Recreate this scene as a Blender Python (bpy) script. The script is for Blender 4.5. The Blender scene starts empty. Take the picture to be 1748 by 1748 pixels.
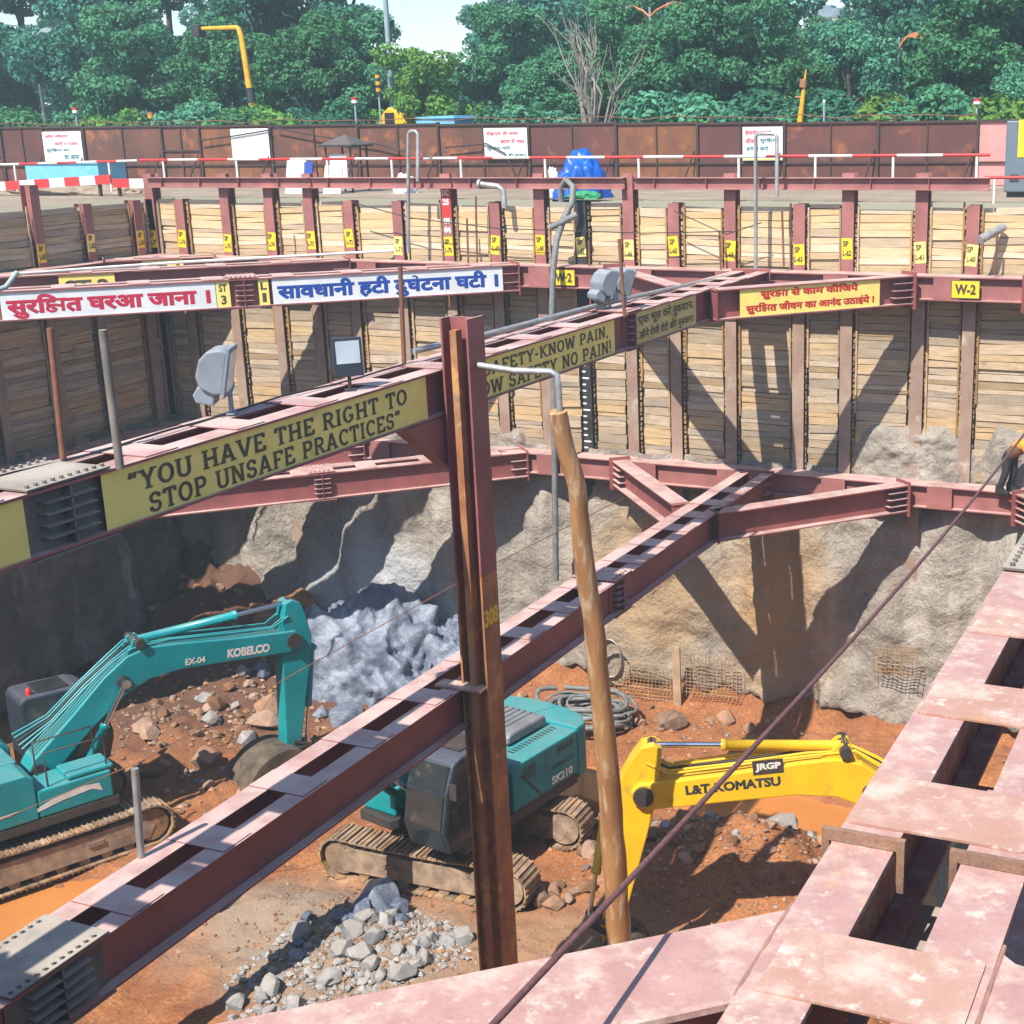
import bpy, bmesh, math, random
import numpy as np
from mathutils import Vector as V, Matrix, noise
random.seed(7)
RAD = math.radians
S = bpy.context.scene
COL = S.collection

# ------------------------------------------------------------------ camera
CZ = 1.68
FPX, PPX, HY, ROLL, AZ = 2400.0, 1178.0, 212.0, 0.015, RAD(22.58)
TH = math.atan((874 - HY) / FPX)
_F = V((-math.sin(AZ) * math.cos(TH), math.cos(AZ) * math.cos(TH), -math.sin(TH)))
HAZE = 0.0018
_R0 = V((math.cos(AZ), math.sin(AZ), 0))
_U0 = _R0.cross(_F)
_R = _R0 * math.cos(ROLL) - _U0 * math.sin(ROLL)
_U = _U0 * math.cos(ROLL) + _R0 * math.sin(ROLL)
cd = bpy.data.cameras.new('camera')
cam = bpy.data.objects.new('camera', cd)
COL.objects.link(cam)
cd.sensor_width = 36
cd.lens = 36 * FPX / 1748
cd.shift_x = (874 - PPX) / 1748
cd.clip_start, cd.clip_end = 0.1, 2000
cam.matrix_world = Matrix(((_R.x, _U.x, -_F.x, 0), (_R.y, _U.y, -_F.y, 0), (_R.z, _U.z, -_F.z, CZ), (0, 0, 0, 1)))
S.camera = cam

# ------------------------------------------------------------------ world, sun, exposure
SUND = V((0.13, 1.0, -1.29)).normalized()            # direction the light travels
w = bpy.data.worlds.new('World')
S.world = w
w.use_nodes = True
nt = w.node_tree
sky = nt.nodes.new('ShaderNodeTexSky')
sky.sky_type = 'NISHITA'
sky.sun_disc = False
sky.sun_elevation = math.asin(-SUND.z)
sky.sun_rotation = math.atan2(-SUND.x, -SUND.y)
sky.air_density, sky.dust_density, sky.ozone_density = 1.0, 0.4, 2.0
nt.links.new(sky.outputs[0], nt.nodes['Background'].inputs[0])
nt.nodes['Background'].inputs[1].default_value = 0.12
sl = bpy.data.lights.new('sun', 'SUN')
sl.energy = 4.9
sl.angle = RAD(0.5)
sl.color = (1.0, 0.93, 0.81)
so = bpy.data.objects.new('sun', sl)
so.rotation_euler = SUND.to_track_quat('-Z', 'Y').to_euler()
so.location = (0, 0, 40)
COL.objects.link(so)
vs = S.view_settings
vs.view_transform, vs.look, vs.exposure, vs.gamma = 'Standard', 'None', 0.82, 1
S.cycles.max_bounces = 6
S.cycles.transparent_max_bounces = 8

# ------------------------------------------------------------------ haze: one closed box of even air round the whole place
hm = bpy.data.materials.new('hazy_air'); hm.use_nodes = True; t_ = hm.node_tree
t_.nodes.remove(t_.nodes['Principled BSDF'])
hv = t_.nodes.new('ShaderNodeVolumePrincipled'); hv.inputs['Color'].default_value = (.68, .9, 1.0, 1); hv.inputs['Density'].default_value = HAZE; hv.inputs['Anisotropy'].default_value = .2
t_.links.new(hv.outputs[0], t_.nodes['Material Output'].inputs['Volume'])
# ------------------------------------------------------------------ picture measurements -> points in the place
def ray(x, y): return _F * FPX + _R * (x - PPX) - _U * (y - 874)
def pz(x, y, z):
    d = ray(x, y); return V((0, 0, CZ)) + d * ((z - CZ) / d.z)
def py(x, y, Y):
    d = ray(x, y); return V((0, 0, CZ)) + d * (Y / d.y)
def px(x, y, X):
    d = ray(x, y); return V((0, 0, CZ)) + d * (X / d.x)

# ------------------------------------------------------------------ mesh helpers
class MB:
    def __init__(s): s.v, s.f, s.m, s.s = [], [], [], []
    def add(s, vs_, fs, mi=0, sm=False):
        b = len(s.v)
        s.v += [tuple(p) for p in vs_]
        for f in fs:
            s.f.append(tuple(i + b for i in f)); s.m.append(mi); s.s.append(sm)
    def bar(s, p0, p1, a0, a1, b0, b1, up=(0, 0, 1), mi=0):
        """box along p0->p1; a = sideways range (right of travel +), b = range along up"""
        p0, p1 = V(p0), V(p1); d = (p1 - p0).normalized(); side = d.cross(V(up)).normalized(); u = side.cross(d)
        vs_ = [p + side * a + u * b for p in (p0, p1) for a, b in ((a0, b0), (a1, b0), (a1, b1), (a0, b1))]
        s.add(vs_, [(0, 1, 2, 3), (7, 6, 5, 4), (4, 5, 1, 0), (5, 6, 2, 1), (6, 7, 3, 2), (7, 4, 0, 3)], mi)
    def box(s, x0, x1, y0, y1, z0, z1, mi=0):
        s.bar((x0, 0, 0), (x1, 0, 0), -y1, -y0, z0, z1, mi=mi)
    def ibeam(s, p0, p1, w, h, tf=.025, tw=.016, up=(0, 0, 1), mi=0):
        """p0,p1 = middle of the top flange's top"""
        s.bar(p0, p1, -w / 2, w / 2, -tf, 0, up, mi)
        s.bar(p0, p1, -w / 2, w / 2, -h, -h + tf, up, mi)
        s.bar(p0, p1, -tw / 2, tw / 2, -h + tf, -tf, up, mi)
    def tube(s, pts, r, n=8, mi=0, caps=True):
        pts = [V(p) for p in pts]; k = len(pts)
        rr = r if isinstance(r, (list, tuple)) else [r] * k
        vs_ = []; ref = None
        for i, p in enumerate(pts):
            d = (pts[min(i + 1, k - 1)] - pts[max(i - 1, 0)]).normalized()
            if ref is None: ref = d.orthogonal().normalized()
            a = (ref - d * ref.dot(d)).normalized(); b = d.cross(a); ref = a
            for j in range(n):
                t = 2 * math.pi * j / n
                vs_.append(p + (a * math.cos(t) + b * math.sin(t)) * rr[i])
        fs = [(i * n + j, i * n + (j + 1) % n, (i + 1) * n + (j + 1) % n, (i + 1) * n + j) for i in range(k - 1) for j in range(n)]
        s.add(vs_, fs, mi, True)
        if caps:
            s.add(vs_[:n], [tuple(reversed(range(n)))], mi); s.add(vs_[-n:], [tuple(range(n))], mi)
    def prism(s, poly, o, ex, ey, n0, n1, mi=0):
        """2-D outline poly in frame (o, ex, ey), thickness from n0 to n1 along ex x ey"""
        o, ex, ey = V(o), V(ex), V(ey); nn = ex.cross(ey); k = len(poly)
        A = [o + ex * a + ey * b + nn * n0 for a, b in poly]; B = [o + ex * a + ey * b + nn * n1 for a, b in poly]
        area = sum(poly[i][0] * poly[(i + 1) % k][1] - poly[(i + 1) % k][0] * poly[i][1] for i in range(k))
        fl = (area > 0) == (n1 > n0)
        def q(f): return f if fl else tuple(reversed(f))
        s.add(A + B, [q(tuple(reversed(range(k)))), q(tuple(range(k, 2 * k)))] + [q((i, (i + 1) % k, (i + 1) % k + k, i + k)) for i in range(k)], mi)
    def merge(s, vs_, fs, fn, mi=0):
        s.add([fn(p) for p in vs_], fs, mi)
    def build(s, name, mats, parent=None, world=True, bevel=0, origin=None, smooth=False):
        me = bpy.data.meshes.new(name)
        if not isinstance(mats, (list, tuple)): mats = [mats]
        if parent is not None: off = V(parent.get('_o', (0, 0, 0))) if world else V((0, 0, 0))
        elif origin is not None: off = V(origin)
        else:
            a = np.array(s.v); off = V(((a[:, 0].min() + a[:, 0].max()) / 2, (a[:, 1].min() + a[:, 1].max()) / 2, a[:, 2].min()))
        me.from_pydata([(p[0] - off[0], p[1] - off[1], p[2] - off[2]) for p in s.v], [], s.f)
        for m_ in mats: me.materials.append(m_)
        me.polygons.foreach_set('material_index', s.m)
        me.polygons.foreach_set('use_smooth', [True] * len(s.f) if smooth else s.s)
        me.update()
        o = bpy.data.objects.new(name, me); COL.objects.link(o)
        if parent is not None: o.parent = parent; OFF[o.name] = off
        else: o.location = off; OFF[o.name] = off
        o['_o'] = tuple(off)
        if bevel:
            b = o.modifiers.new('bevel', 'BEVEL'); b.width = bevel; b.segments = 2; b.limit_method = 'ANGLE'
        return o
OFF = {}
def tag(o, label, cat, group=None, kind=None):
    if label: o['label'] = label
    if cat: o['category'] = cat
    if group: o['group'] = group
    if kind: o['kind'] = kind
    return o
def thing(name, loc, label, cat, group=None, rz=0):
    o = bpy.data.objects.new(name, None); COL.objects.link(o)
    o.location = loc; o.rotation_euler = (0, 0, rz); o.empty_display_size = .2
    o['_o'] = tuple(loc)
    return tag(o, label, cat, group)
KIDS = {}
def dup(o, loc, rz=0, label=None, sc=None):
    def cp(a, par):
        c = a.copy(); COL.objects.link(c)
        if par is not None: c.parent = par
        for ch in kids(a): cp(ch, c)
        return c
    c = cp(o, None); c.location = loc; c.rotation_euler = (0, 0, rz)
    if sc: c.scale = sc
    if label: c['label'] = label
    return c
def kids(a):
    if a.name not in KIDS: KIDS[a.name] = list(a.children)
    return KIDS[a.name]
def structure(o): o['kind'] = 'structure'; return o

# ------------------------------------------------------------------ materials
def M(name, c, c2=None, rough=.7, sc=2.0, rust=None, dust=None, bump=None, isl=0.0, metal=0, stretch=(1, 1, 1), streak=None, spec=.5, det=6, fine=0.0):
    m = bpy.data.materials.new(name); m.use_nodes = True; t = m.node_tree; N = t.nodes; L = t.links; P = N['Principled BSDF']
    g = N.new('ShaderNodeNewGeometry'); pos = g.outputs['Position']
    P.inputs['Roughness'].default_value = rough; P.inputs['Metallic'].default_value = metal
    P.inputs['Specular IOR Level'].default_value = spec
    def mapping(st):
        mp = N.new('ShaderNodeMapping'); mp.inputs['Scale'].default_value = st; L.new(pos, mp.inputs[0]); return mp.outputs[0]
    def nz(scale, st=(1, 1, 1), d=det, ro=.6):
        n = N.new('ShaderNodeTexNoise'); n.inputs['Scale'].default_value = scale; n.inputs['Detail'].default_value = d; n.inputs['Roughness'].default_value = ro
        L.new(mapping(st), n.inputs['Vector']); return n.outputs['Fac']
    def rng(fac, a, b, lo=0.0, hi=1.0):
        r = N.new('ShaderNodeMapRange'); r.inputs[1].default_value = a; r.inputs[2].default_value = b; r.inputs[3].default_value = lo; r.inputs[4].default_value = hi
        r.interpolation_type = 'SMOOTHSTEP'; L.new(fac, r.inputs[0]); return r.outputs[0]
    def mul(a, b):
        x = N.new('ShaderNodeMath'); x.operation = 'MULTIPLY'; L.new(a, x.inputs[0])
        if isinstance(b, float): x.inputs[1].default_value = b
        else: L.new(b, x.inputs[1])
        return x.outputs[0]
    def mix(fac, a, b, bt='MIX'):
        x = N.new('ShaderNodeMix'); x.data_type = 'RGBA'; x.blend_type = bt
        if isinstance(fac, float): x.inputs[0].default_value = fac
        else: L.new(fac, x.inputs[0])
        for i, q in ((6, a), (7, b)):
            if isinstance(q, tuple): x.inputs[i].default_value = q + (1,)
            else: L.new(q, x.inputs[i])
        return x.outputs[2]
    c2 = c2 or tuple(v * .65 for v in c)
    col = mix(rng(nz(sc, stretch), .35, .68), c2, c)
    if isl:
        h = N.new('ShaderNodeHueSaturation'); L.new(col, h.inputs['Color'])
        L.new(rng(g.outputs['Random Per Island'], 0, 1, 1 - isl, 1 + isl), h.inputs['Value'])
        w1 = N.new('ShaderNodeTexWhiteNoise'); w1.noise_dimensions = '1D'; L.new(g.outputs['Random Per Island'], w1.inputs['W'])
        L.new(rng(w1.outputs['Value'], 0, 1, .75, 1.2), h.inputs['Saturation'])
        col = h.outputs[0]
    if fine:
        col = mix(rng(nz(sc * 14, stretch), .3, .7), mix(fine, col, (0.0, 0.0, 0.0)), col)
    if streak:
        cc, lo, hi, scl = streak
        col = mix(rng(nz(scl, (1, 1, .12)), lo, hi), col, cc)
    if rust:
        for cc, lo, hi, scl in (rust if isinstance(rust, list) else [rust]):
            col = mix(rng(nz(scl, d=8, ro=.68), lo, hi), col, cc)
    if dust:
        cc, am = dust
        sp = N.new('ShaderNodeSeparateXYZ'); L.new(g.outputs['Normal'], sp.inputs[0])
        col = mix(mul(mul(rng(sp.outputs['Z'], .3, .9), rng(nz(1.6, d=8), .3, .62, .45, 1.0)), am), col, cc)
    L.new(col, P.inputs['Base Color'])
    if bump:
        bs, bd = bump
        b = N.new('ShaderNodeBump'); b.inputs['Distance'].default_value = bd; b.inputs['Strength'].default_value = 1
        L.new(nz(bs, stretch, 9, .65), b.inputs['Height']); L.new(b.outputs[0], P.inputs['Normal'])
    m['nodes'] = 1
    return m

DUSTP = (.56, .42, .39)
steel = M('maroon_painted_steel', (.30, .09, .085), (.215, .065, .063), .6, 1.4, rust=[((.22, .075, .03), .6, .72, 2.2), ((.42, .23, .2), .66, .74, 5)], dust=((.55, .44, .41), .8), bump=(30, .002))
steel_wall = M('pink_painted_steel', (.33, .125, .115), (.24, .09, .085), .65, 1.6, rust=((.26, .11, .06), .62, .74, 2.5), dust=(DUSTP, .75))
pile_low = M('dusty_pile_steel', (.33, .24, .185), (.25, .16, .125), .8, 1.3, rust=[((.3, .11, .07), .62, .72, 1.2), ((.4, .36, .31), .58, .7, 1.6)])
steel_near = M('dusty_pink_steel', (.41, .225, .205), (.33, .165, .155), .6, 3.5, rust=[((.49, .36, .31), .46, .68, 4.5), ((.54, .45, .39), .55, .7, 13), ((.44, .22, .085), .6, .72, 1.5), ((.2, .14, .135), .67, .74, 8)], dust=((.54, .41, .37), .25), bump=(40, .0015), fine=.15)
steel_plate = M('rusty_cover_plate', (.43, .255, .205), (.36, .18, .135), .65, 3.6, rust=[((.51, .39, .34), .46, .68, 3.6), ((.56, .47, .42), .55, .7, 11), ((.43, .2, .075), .6, .72, 1.5), ((.22, .15, .13), .67, .74, 7)], dust=((.55, .43, .37), .25), bump=(40, .0015), fine=.15)
bracketm = M('rusty_bracket_steel', (.3, .17, .11), (.19, .11, .08), .8, 5, rust=[((.42, .2, .08), .58, .68, 6), ((.2, .19, .19), .6, .68, 3)], bump=(40, .002), fine=.3)
mudsteel = M('mud_grey_steel', (.2, .175, .15), (.12, .105, .09), .8, 3, rust=((.2, .1, .06), .6, .75, 2), dust=((.42, .37, .32), .8))
ruststeel = M('rusty_pile_steel', (.40, .165, .06), (.24, .09, .04), .8, 2, rust=[((.52, .25, .08), .5, .68, 3), ((.42, .34, .26), .62, .75, 5)], streak=((.3, .2, .13), .52, .7, 6), bump=(25, .004))
darksteel = M('black_painted_steel', (.035, .036, .04), (.02, .02, .022), .6, 4, dust=((.2, .17, .14), .4))
yellowp = M('yellow_sign_paint', (.86, .71, .2), (.8, .64, .17), .55, 3, rust=[((.45, .3, .1), .63, .78, 1.7), ((.33, .25, .14), .7, .8, 4)], dust=((.5, .42, .2), .5))
yellowf = M('faded_yellow_paint', (.60, .50, .2), (.5, .41, .15), .6, 2.5, rust=[((.38, .2, .05), .58, .72, 1.5)])
yellowt = M('bright_yellow_tag', (.8, .56, .02), (.7, .48, .02), .5, 5)
whitep = M('white_sign_paint', (.72, .74, .76), (.62, .64, .66), .5, 2, rust=((.5, .46, .42), .66, .78, 2.5))
whitem = M('white_tube_paint', (.75, .73, .7), (.6, .57, .54), .5, 4)
redm = M('red_tube_paint', (.6, .03, .03), (.45, .03, .03), .5, 4)
inkk = M('black_lettering', (.035, .032, .022), (.085, .07, .035), .6, 8)
inkg = M('dark_green_lettering', (.06, .075, .03), None, .6, 8)
inkr = M('crimson_lettering', (.5, .015, .06), (.42, .015, .05), .5, 5)
inkr2 = M('red_lettering', (.52, .03, .02), (.45, .03, .02), .5, 5)
inkb = M('blue_lettering', (.01, .06, .35), (.01, .05, .27), .5, 5)
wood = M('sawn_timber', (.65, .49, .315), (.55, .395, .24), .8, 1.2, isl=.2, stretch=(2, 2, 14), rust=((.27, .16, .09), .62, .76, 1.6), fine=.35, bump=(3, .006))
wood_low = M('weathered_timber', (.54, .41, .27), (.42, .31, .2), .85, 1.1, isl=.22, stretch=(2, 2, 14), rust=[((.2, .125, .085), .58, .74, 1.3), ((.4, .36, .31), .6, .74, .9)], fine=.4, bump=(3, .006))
batten = M('timber_batten', (.42, .27, .13), (.3, .18, .09), .8, 3, isl=.25)
polewood = M('peeled_log', (.42, .22, .09), (.27, .13, .05), .75, 3, stretch=(1, 1, .12), streak=((.5, .36, .22), .5, .66, 9), bump=(9, .01))
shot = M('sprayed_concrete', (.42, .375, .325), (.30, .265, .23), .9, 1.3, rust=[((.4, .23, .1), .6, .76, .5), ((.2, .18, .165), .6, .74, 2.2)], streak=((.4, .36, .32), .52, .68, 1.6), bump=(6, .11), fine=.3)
shotshade = M('shade_toned_concrete', (.2, .185, .17), (.12, .11, .1), .9, 1.3, streak=((.3, .27, .24), .55, .7, 1.6), bump=(7, .05), fine=.3)  # darker copy of shot: the left wall's shade put into the colour
soil = M('orange_clay_soil', (.43, .175, .065), (.31, .115, .045), .95, 1.1, rust=[((.45, .27, .16), .6, .74, .45), ((.22, .08, .035), .58, .72, 2.7), ((.38, .3, .24), .66, .76, 1.1)], bump=(9, .05), fine=.4)
def zone(m, c, r, col, soft=.45):
    t = m.node_tree; N = t.nodes; L = t.links; P = N['Principled BSDF']; old = P.inputs['Base Color'].links[0].from_socket
    g = N.new('ShaderNodeNewGeometry'); mp = N.new('ShaderNodeMapping'); mp.vector_type = 'TEXTURE'; mp.inputs['Location'].default_value = c; mp.inputs['Scale'].default_value = r
    L.new(g.outputs['Position'], mp.inputs[0]); ln = N.new('ShaderNodeVectorMath'); ln.operation = 'LENGTH'; L.new(mp.outputs[0], ln.inputs[0])
    n = N.new('ShaderNodeTexNoise'); n.inputs['Scale'].default_value = .9; n.inputs['Detail'].default_value = 8; n.inputs['Roughness'].default_value = .7; L.new(g.outputs['Position'], n.inputs['Vector'])
    a = N.new('ShaderNodeMath'); a.operation = 'ADD'; L.new(ln.outputs['Value'], a.inputs[0]); L.new(n.outputs['Fac'], a.inputs[1])
    k = N.new('ShaderNodeMapRange'); k.inputs[1].default_value = 1.5 - soft; k.inputs[2].default_value = 1.5 + soft * .3; k.inputs[3].default_value = 1; k.inputs[4].default_value = 0; L.new(a.outputs[0], k.inputs[0])
    x = N.new('ShaderNodeMix'); x.data_type = 'RGBA'; x.inputs[7].default_value = col + (1,); L.new(k.outputs[0], x.inputs[0]); L.new(old, x.inputs[6]); L.new(x.outputs[2], P.inputs['Base Color'])
zone(soil, (-24.6, 26.8, -11), (7, 6.2, 5), (.12, .058, .036))  # dark bank soil, with the bank's shade put into the colour
zone(soil, (-14, 17.5, -12), (3.4, 2.2, 2), (.27, .2, .15))
zone(soil, (-9.5, 18.5, -12), (3, 2.2, 2), (.30, .17, .1))
zone(shot, (-10.2, 30, -9.4), (1.5, 3, 3.0), (.43, .27, .13), .7)
zone(shot, (-13.6, 30, -9.2), (2.0, 3, 2.2), (.37, .26, .16))
zone(shot, (-21.5, 30, -10.5), (2.6, 3, 2.2), (.42, .43, .46))
mudwater = M('muddy_water', (.50, .2, .055), (.44, .17, .05), .08, .5, spec=.6)
rockblue = M('wet_blue_rock', (.28, .32, .41), (.11, .135, .2), .36, .9, rust=[((.55, .58, .63), .6, .76, .6), ((.3, .22, .16), .62, .74, 1.1)], bump=(3.5, .07), fine=.2)  # the pale patches are wet glare put into the colour
rockgrey = M('grey_rubble', (.3, .3, .31), (.2, .205, .22), .8, 2.5, isl=.25, rust=((.35, .2, .11), .62, .75, 2), dust=((.42, .37, .32), .5), bump=(10, .03))
rockbrown = M('clay_stained_rubble', (.34, .19, .11), (.22, .125, .08), .85, 2.5, isl=.3, rust=((.3, .28, .27), .58, .7, 2), bump=(10, .03))
dirt = M('dusty_ground', (.36, .29, .22), (.27, .21, .155), .95, .6, bump=(8, .03), fine=.3)
teal = M('teal_paint', (.0, .29, .33), (.0, .235, .275), .38, 1.5, rust=[((.13, .2, .19), .58, .74, 1.8), ((.17, .12, .08), .64, .74, 3.5)], dust=((.2, .3, .28), .4), fine=.12)
yelp = M('yellow_machine_paint', (.74, .47, .01), (.66, .4, .012), .4, 1.5, rust=[((.22, .12, .04), .63, .74, 5), ((.5, .3, .04), .58, .72, 1.6)], dust=((.72, .5, .1), .3))
blackm = M('dark_machine_parts', (.03, .03, .032), (.05, .042, .035), .55, 3, rust=((.16, .1, .06), .6, .75, 3))
cabm = M('dark_blue_cab_paint', (.03, .04, .062), (.022, .028, .042), .45, 3, dust=((.14, .15, .18), .4))
hoodm = M('grey_engine_hood', (.2, .215, .235), (.15, .16, .18), .45, 3)
glassm = M('dusty_dark_glass', (.02, .024, .03), (.035, .035, .035), .12, 2.5, rust=((.12, .105, .09), .55, .72, 2), spec=.7)
trackm = M('muddy_track_steel', (.36, .235, .14), (.2, .125, .075), .8, 4, isl=.2, rust=((.09, .07, .06), .58, .7, 2.4), bump=(20, .01))
bucketm = M('muddy_bucket_steel', (.13, .095, .065), (.05, .042, .036), .75, 3, rust=((.24, .14, .08), .58, .72, 2), bump=(12, .01))
chrome = M('chrome_rod', (.75, .77, .8), (.65, .67, .7), .18, 3, metal=1)
rubber = M('grey_hose_rubber', (.2, .21, .215), (.13, .135, .14), .6, 4)
blackrub = M('black_rubber', (.02, .02, .022), None, .5, 4)
galv = M('galvanised_pipe', (.42, .42, .41), (.3, .3, .3), .45, 6, metal=.4, rust=((.26, .14, .07), .64, .76, 3))
rodm = M('rusty_rod', (.22, .085, .045), (.14, .06, .035), .8, 5)
greyplast = M('grey_lamp_housing', (.2, .23, .27), (.16, .185, .22), .5, 3, dust=((.36, .36, .37), .5))
lens = M('lamp_lens', (.45, .52, .58), (.36, .43, .5), .08, 2)
fenceA = M('rusty_brown_sheet', (0.137, 0.053, 0.034), (0.090, 0.037, 0.026), .75, 1.1, rust=[((0.265, 0.094, 0.039), .53, .68, 1.6), ((0.086, 0.037, 0.031), .62, .74, .9)], streak=((0.187, 0.094, 0.062), .62, .74, 3))
fenceB = M('maroon_rusty_sheet', (0.119, 0.037, 0.031), (0.079, 0.028, 0.025), .7, 1.1, rust=[((0.234, 0.078, 0.035), .55, .7, 1.3)], streak=((0.187, 0.086, 0.070), .64, .76, 3))
fenceC = M('orange_rusty_sheet', (0.206, 0.081, 0.031), (0.129, 0.048, 0.025), .75, 1.6, rust=[((0.265, 0.101, 0.035), .55, .7, 2.4)], streak=((0.094, 0.039, 0.027), .6, .74, 3))
fencem = M('rusty_fence_frame', (.06, .034, .028), (.04, .024, .022), .8, 3)
cyanp = M('pale_blue_sheet', (.16, .45, .68), (.13, .39, .6), .5, 3)
tarp = M('blue_tarpaulin', (.005, .1, .5), (.004, .07, .38), .4, 2, rust=((.02, .2, .62), .6, .7, 5))
greennet = M('green_net', (.02, .3, .12), None, .7, 8)
pinkp = M('pink_painted_sheet', (.62, .26, .25), (.54, .22, .21), .6, 2)
gengrey = M('grey_generator_paint', (.12, .16, .2), (.1, .135, .17), .5, 2)
yelgant = M('yellow_gantry_paint', (.68, .36, .01), (.56, .28, .01), .5, 3)
orangep = M('orange_lamp_paint', (.55, .17, .05), (.45, .14, .05), .5, 4)
polegrey = M('grey_pole_paint', (.27, .36, .39), (.22, .3, .33), .5, 4)
bark = M('tree_bark', (.1, .075, .055), (.065, .05, .038), .9, 3, bump=(12, .03))
deadbark = M('bare_dead_wood', (.3, .27, .23), (.2, .175, .15), .9, 3)
skin = M('brown_skin', (.2, .1, .06), None, .5, 3)
vestm = M('orange_vest_cloth', (.85, .3, .03), (.75, .25, .03), .7, 4)
trous = M('dark_trouser_cloth', (.025, .027, .035), None, .85, 4)
helm = M('yellow_helmet', (.8, .55, .03), None, .3, 4)
boots = M('black_boot_rubber', (.02, .02, .02), None, .7, 4)
bldm = M('pale_building_plaster', (.5, .42, .36), (.44, .37, .32), .8, 1)
bldd = M('grey_rooftop_plaster', (.2, .27, .33), None, .8, 1)

def leafmat(name, c, c2):
    m = bpy.data.materials.new(name); m.use_nodes = True; t = m.node_tree; N = t.nodes; L = t.links
    N.remove(N['Principled BSDF'])
    g = N.new('ShaderNodeNewGeometry'); oi = N.new('ShaderNodeObjectInfo')
    mx = N.new('ShaderNodeMix'); mx.data_type = 'RGBA'; mx.inputs[6].default_value = c + (1,); mx.inputs[7].default_value = c2 + (1,)
    L.new(g.outputs['Random Per Island'], mx.inputs[0])
    h = N.new('ShaderNodeHueSaturation'); L.new(mx.outputs[2], h.inputs['Color'])
    r = N.new('ShaderNodeMapRange'); r.inputs[3].default_value = .47; r.inputs[4].default_value = .525; L.new(oi.outputs['Random'], r.inputs[0]); L.new(r.outputs[0], h.inputs['Hue'])
    r2 = N.new('ShaderNodeMapRange'); r2.inputs[3].default_value = .75; r2.inputs[4].default_value = 1.25; L.new(oi.outputs['Random'], r2.inputs[0]); L.new(r2.outputs[0], h.inputs['Value'])
    d = N.new('ShaderNodeBsdfDiffuse'); tr = N.new('ShaderNodeBsdfTranslucent'); ms = N.new('ShaderNodeMixShader'); ms.inputs[0].default_value = .28
    L.new(h.outputs[0], d.inputs[0]); L.new(h.outputs[0], tr.inputs[0]); L.new(d.outputs[0], ms.inputs[1]); L.new(tr.outputs[0], ms.inputs[2])
    L.new(ms.outputs[0], N['Material Output'].inputs[0])
    return m
leafA = leafmat('deep_green_leaves', (.034, .145, .10), (.08, .24, .15))
leafB = leafmat('mid_green_leaves', (.05, .19, .11), (.115, .31, .16))
leafC = leafmat('yellow_green_leaves', (.08, .22, .05), (.17, .32, .07))

# ------------------------------------------------------------------ lettering
def text2d(body, bold=.03, size=1.0):
    """filled letters as (verts, faces), baseline at y=0, starting at x=0; returns width too"""
    c = bpy.data.curves.new('lettering', 'FONT'); c.body = body; c.size = 1; c.bevel_depth = bold; c.bevel_resolution = 0; c.resolution_u = 3
    o = bpy.data.objects.new('lettering', c)
    me = bpy.data.meshes.new_from_object(o)
    vs_ = np.array([v.co[:] for v in me.vertices]) if len(me.vertices) else np.zeros((0, 3))
    fs = [tuple(p.vertices) for p in me.polygons]
    bpy.data.objects.remove(o); bpy.data.curves.remove(c); bpy.data.meshes.remove(me)
    if len(vs_): vs_[:, 2] = vs_[:, 2] / max(bold, .01) * .5
    return vs_ * np.array([size, size, 1]), fs
def stroke_verts(lines, t, k0=0):
    vs_, fs = [], []
    for k, ln in enumerate(lines):
        ln = [V((a, b, 0)) for a, b in ln]; b0 = len(vs_); n = len(ln); z = .3 + .04 * ((k + k0) % 12)
        for i, p in enumerate(ln):
            d = (ln[min(i + 1, n - 1)] - ln[max(i - 1, 0)]).normalized(); q = V((-d.y, d.x, 0)) * t / 2
            vs_ += [(p + q).to_tuple()[:2] + (z,), (p - q).to_tuple()[:2] + (z,)]
        fs += [(b0 + 2 * i + 1, b0 + 2 * i + 3, b0 + 2 * i + 2, b0 + 2 * i) for i in range(n - 1)]
    return vs_, fs
def brush(lines, r):
    mb = MB()
    for k, ln in enumerate(lines): mb.tube([(p[0], p[1], .02 * k) for p in ln], r, 8)
    return [(p[0], p[1], max(-.5, min(.5, p[2] / r * .5))) for p in mb.v], mb.f
def KSHA():                                           # the joined letter ksha, drawn as brush strokes
    a = [(-.04, .62), (.82, .62)]
    b = [(.66, .62), (.66, .0)]
    c = [(.36, .62), (.36, .53), (.2, .53), (.09, .46), (.1, .37), (.2, .33), (.36, .35)]
    d = [(.2, .33), (.09, .22), (.08, .1), (.2, .0), (.34, .02), (.4, .12), (.32, .2), (.22, .16)]
    e = [(.36, .35), (.52, .3), (.66, .3)]
    return brush([a, b, c, d, e], .068)
def hindi(parts, bold=.03):
    """parts: strings, 'KSHA', ('reph', dx); laid end to end"""
    X = 0; AV, AF = [], []
    def put(vs_, fs, dx):
        b = len(AV)
        AV.extend((p[0] + dx, p[1], p[2]) for p in vs_); AF.extend(tuple(i + b for i in f) for f in fs)
    for p in parts:
        if p == 'KSHA':
            v_, f_ = KSHA(); put(v_, f_, X); X += .79
        elif isinstance(p, tuple):
            v_, f_ = brush([[(-.1, .64), (-.05, .76), (-.15, .84), (-.26, .8)]], .05); put(v_, f_, X + p[1])
        elif p == ' ': X += .25
        else:
            v_, f_ = text2d(p, bold); put(v_, f_, X); X += .26 if p == 'ि' else ((float(v_[:, 0].max()) - bold) if len(v_) else .25)
    return np.array(AV), AF
def arc(cx, cy, rx, ry, a0, a1, n=9): return [(cx + rx * math.cos(RAD(a0 + (a1 - a0) * i / n)), cy + ry * math.sin(RAD(a0 + (a1 - a0) * i / n))) for i in range(n + 1)]
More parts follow.
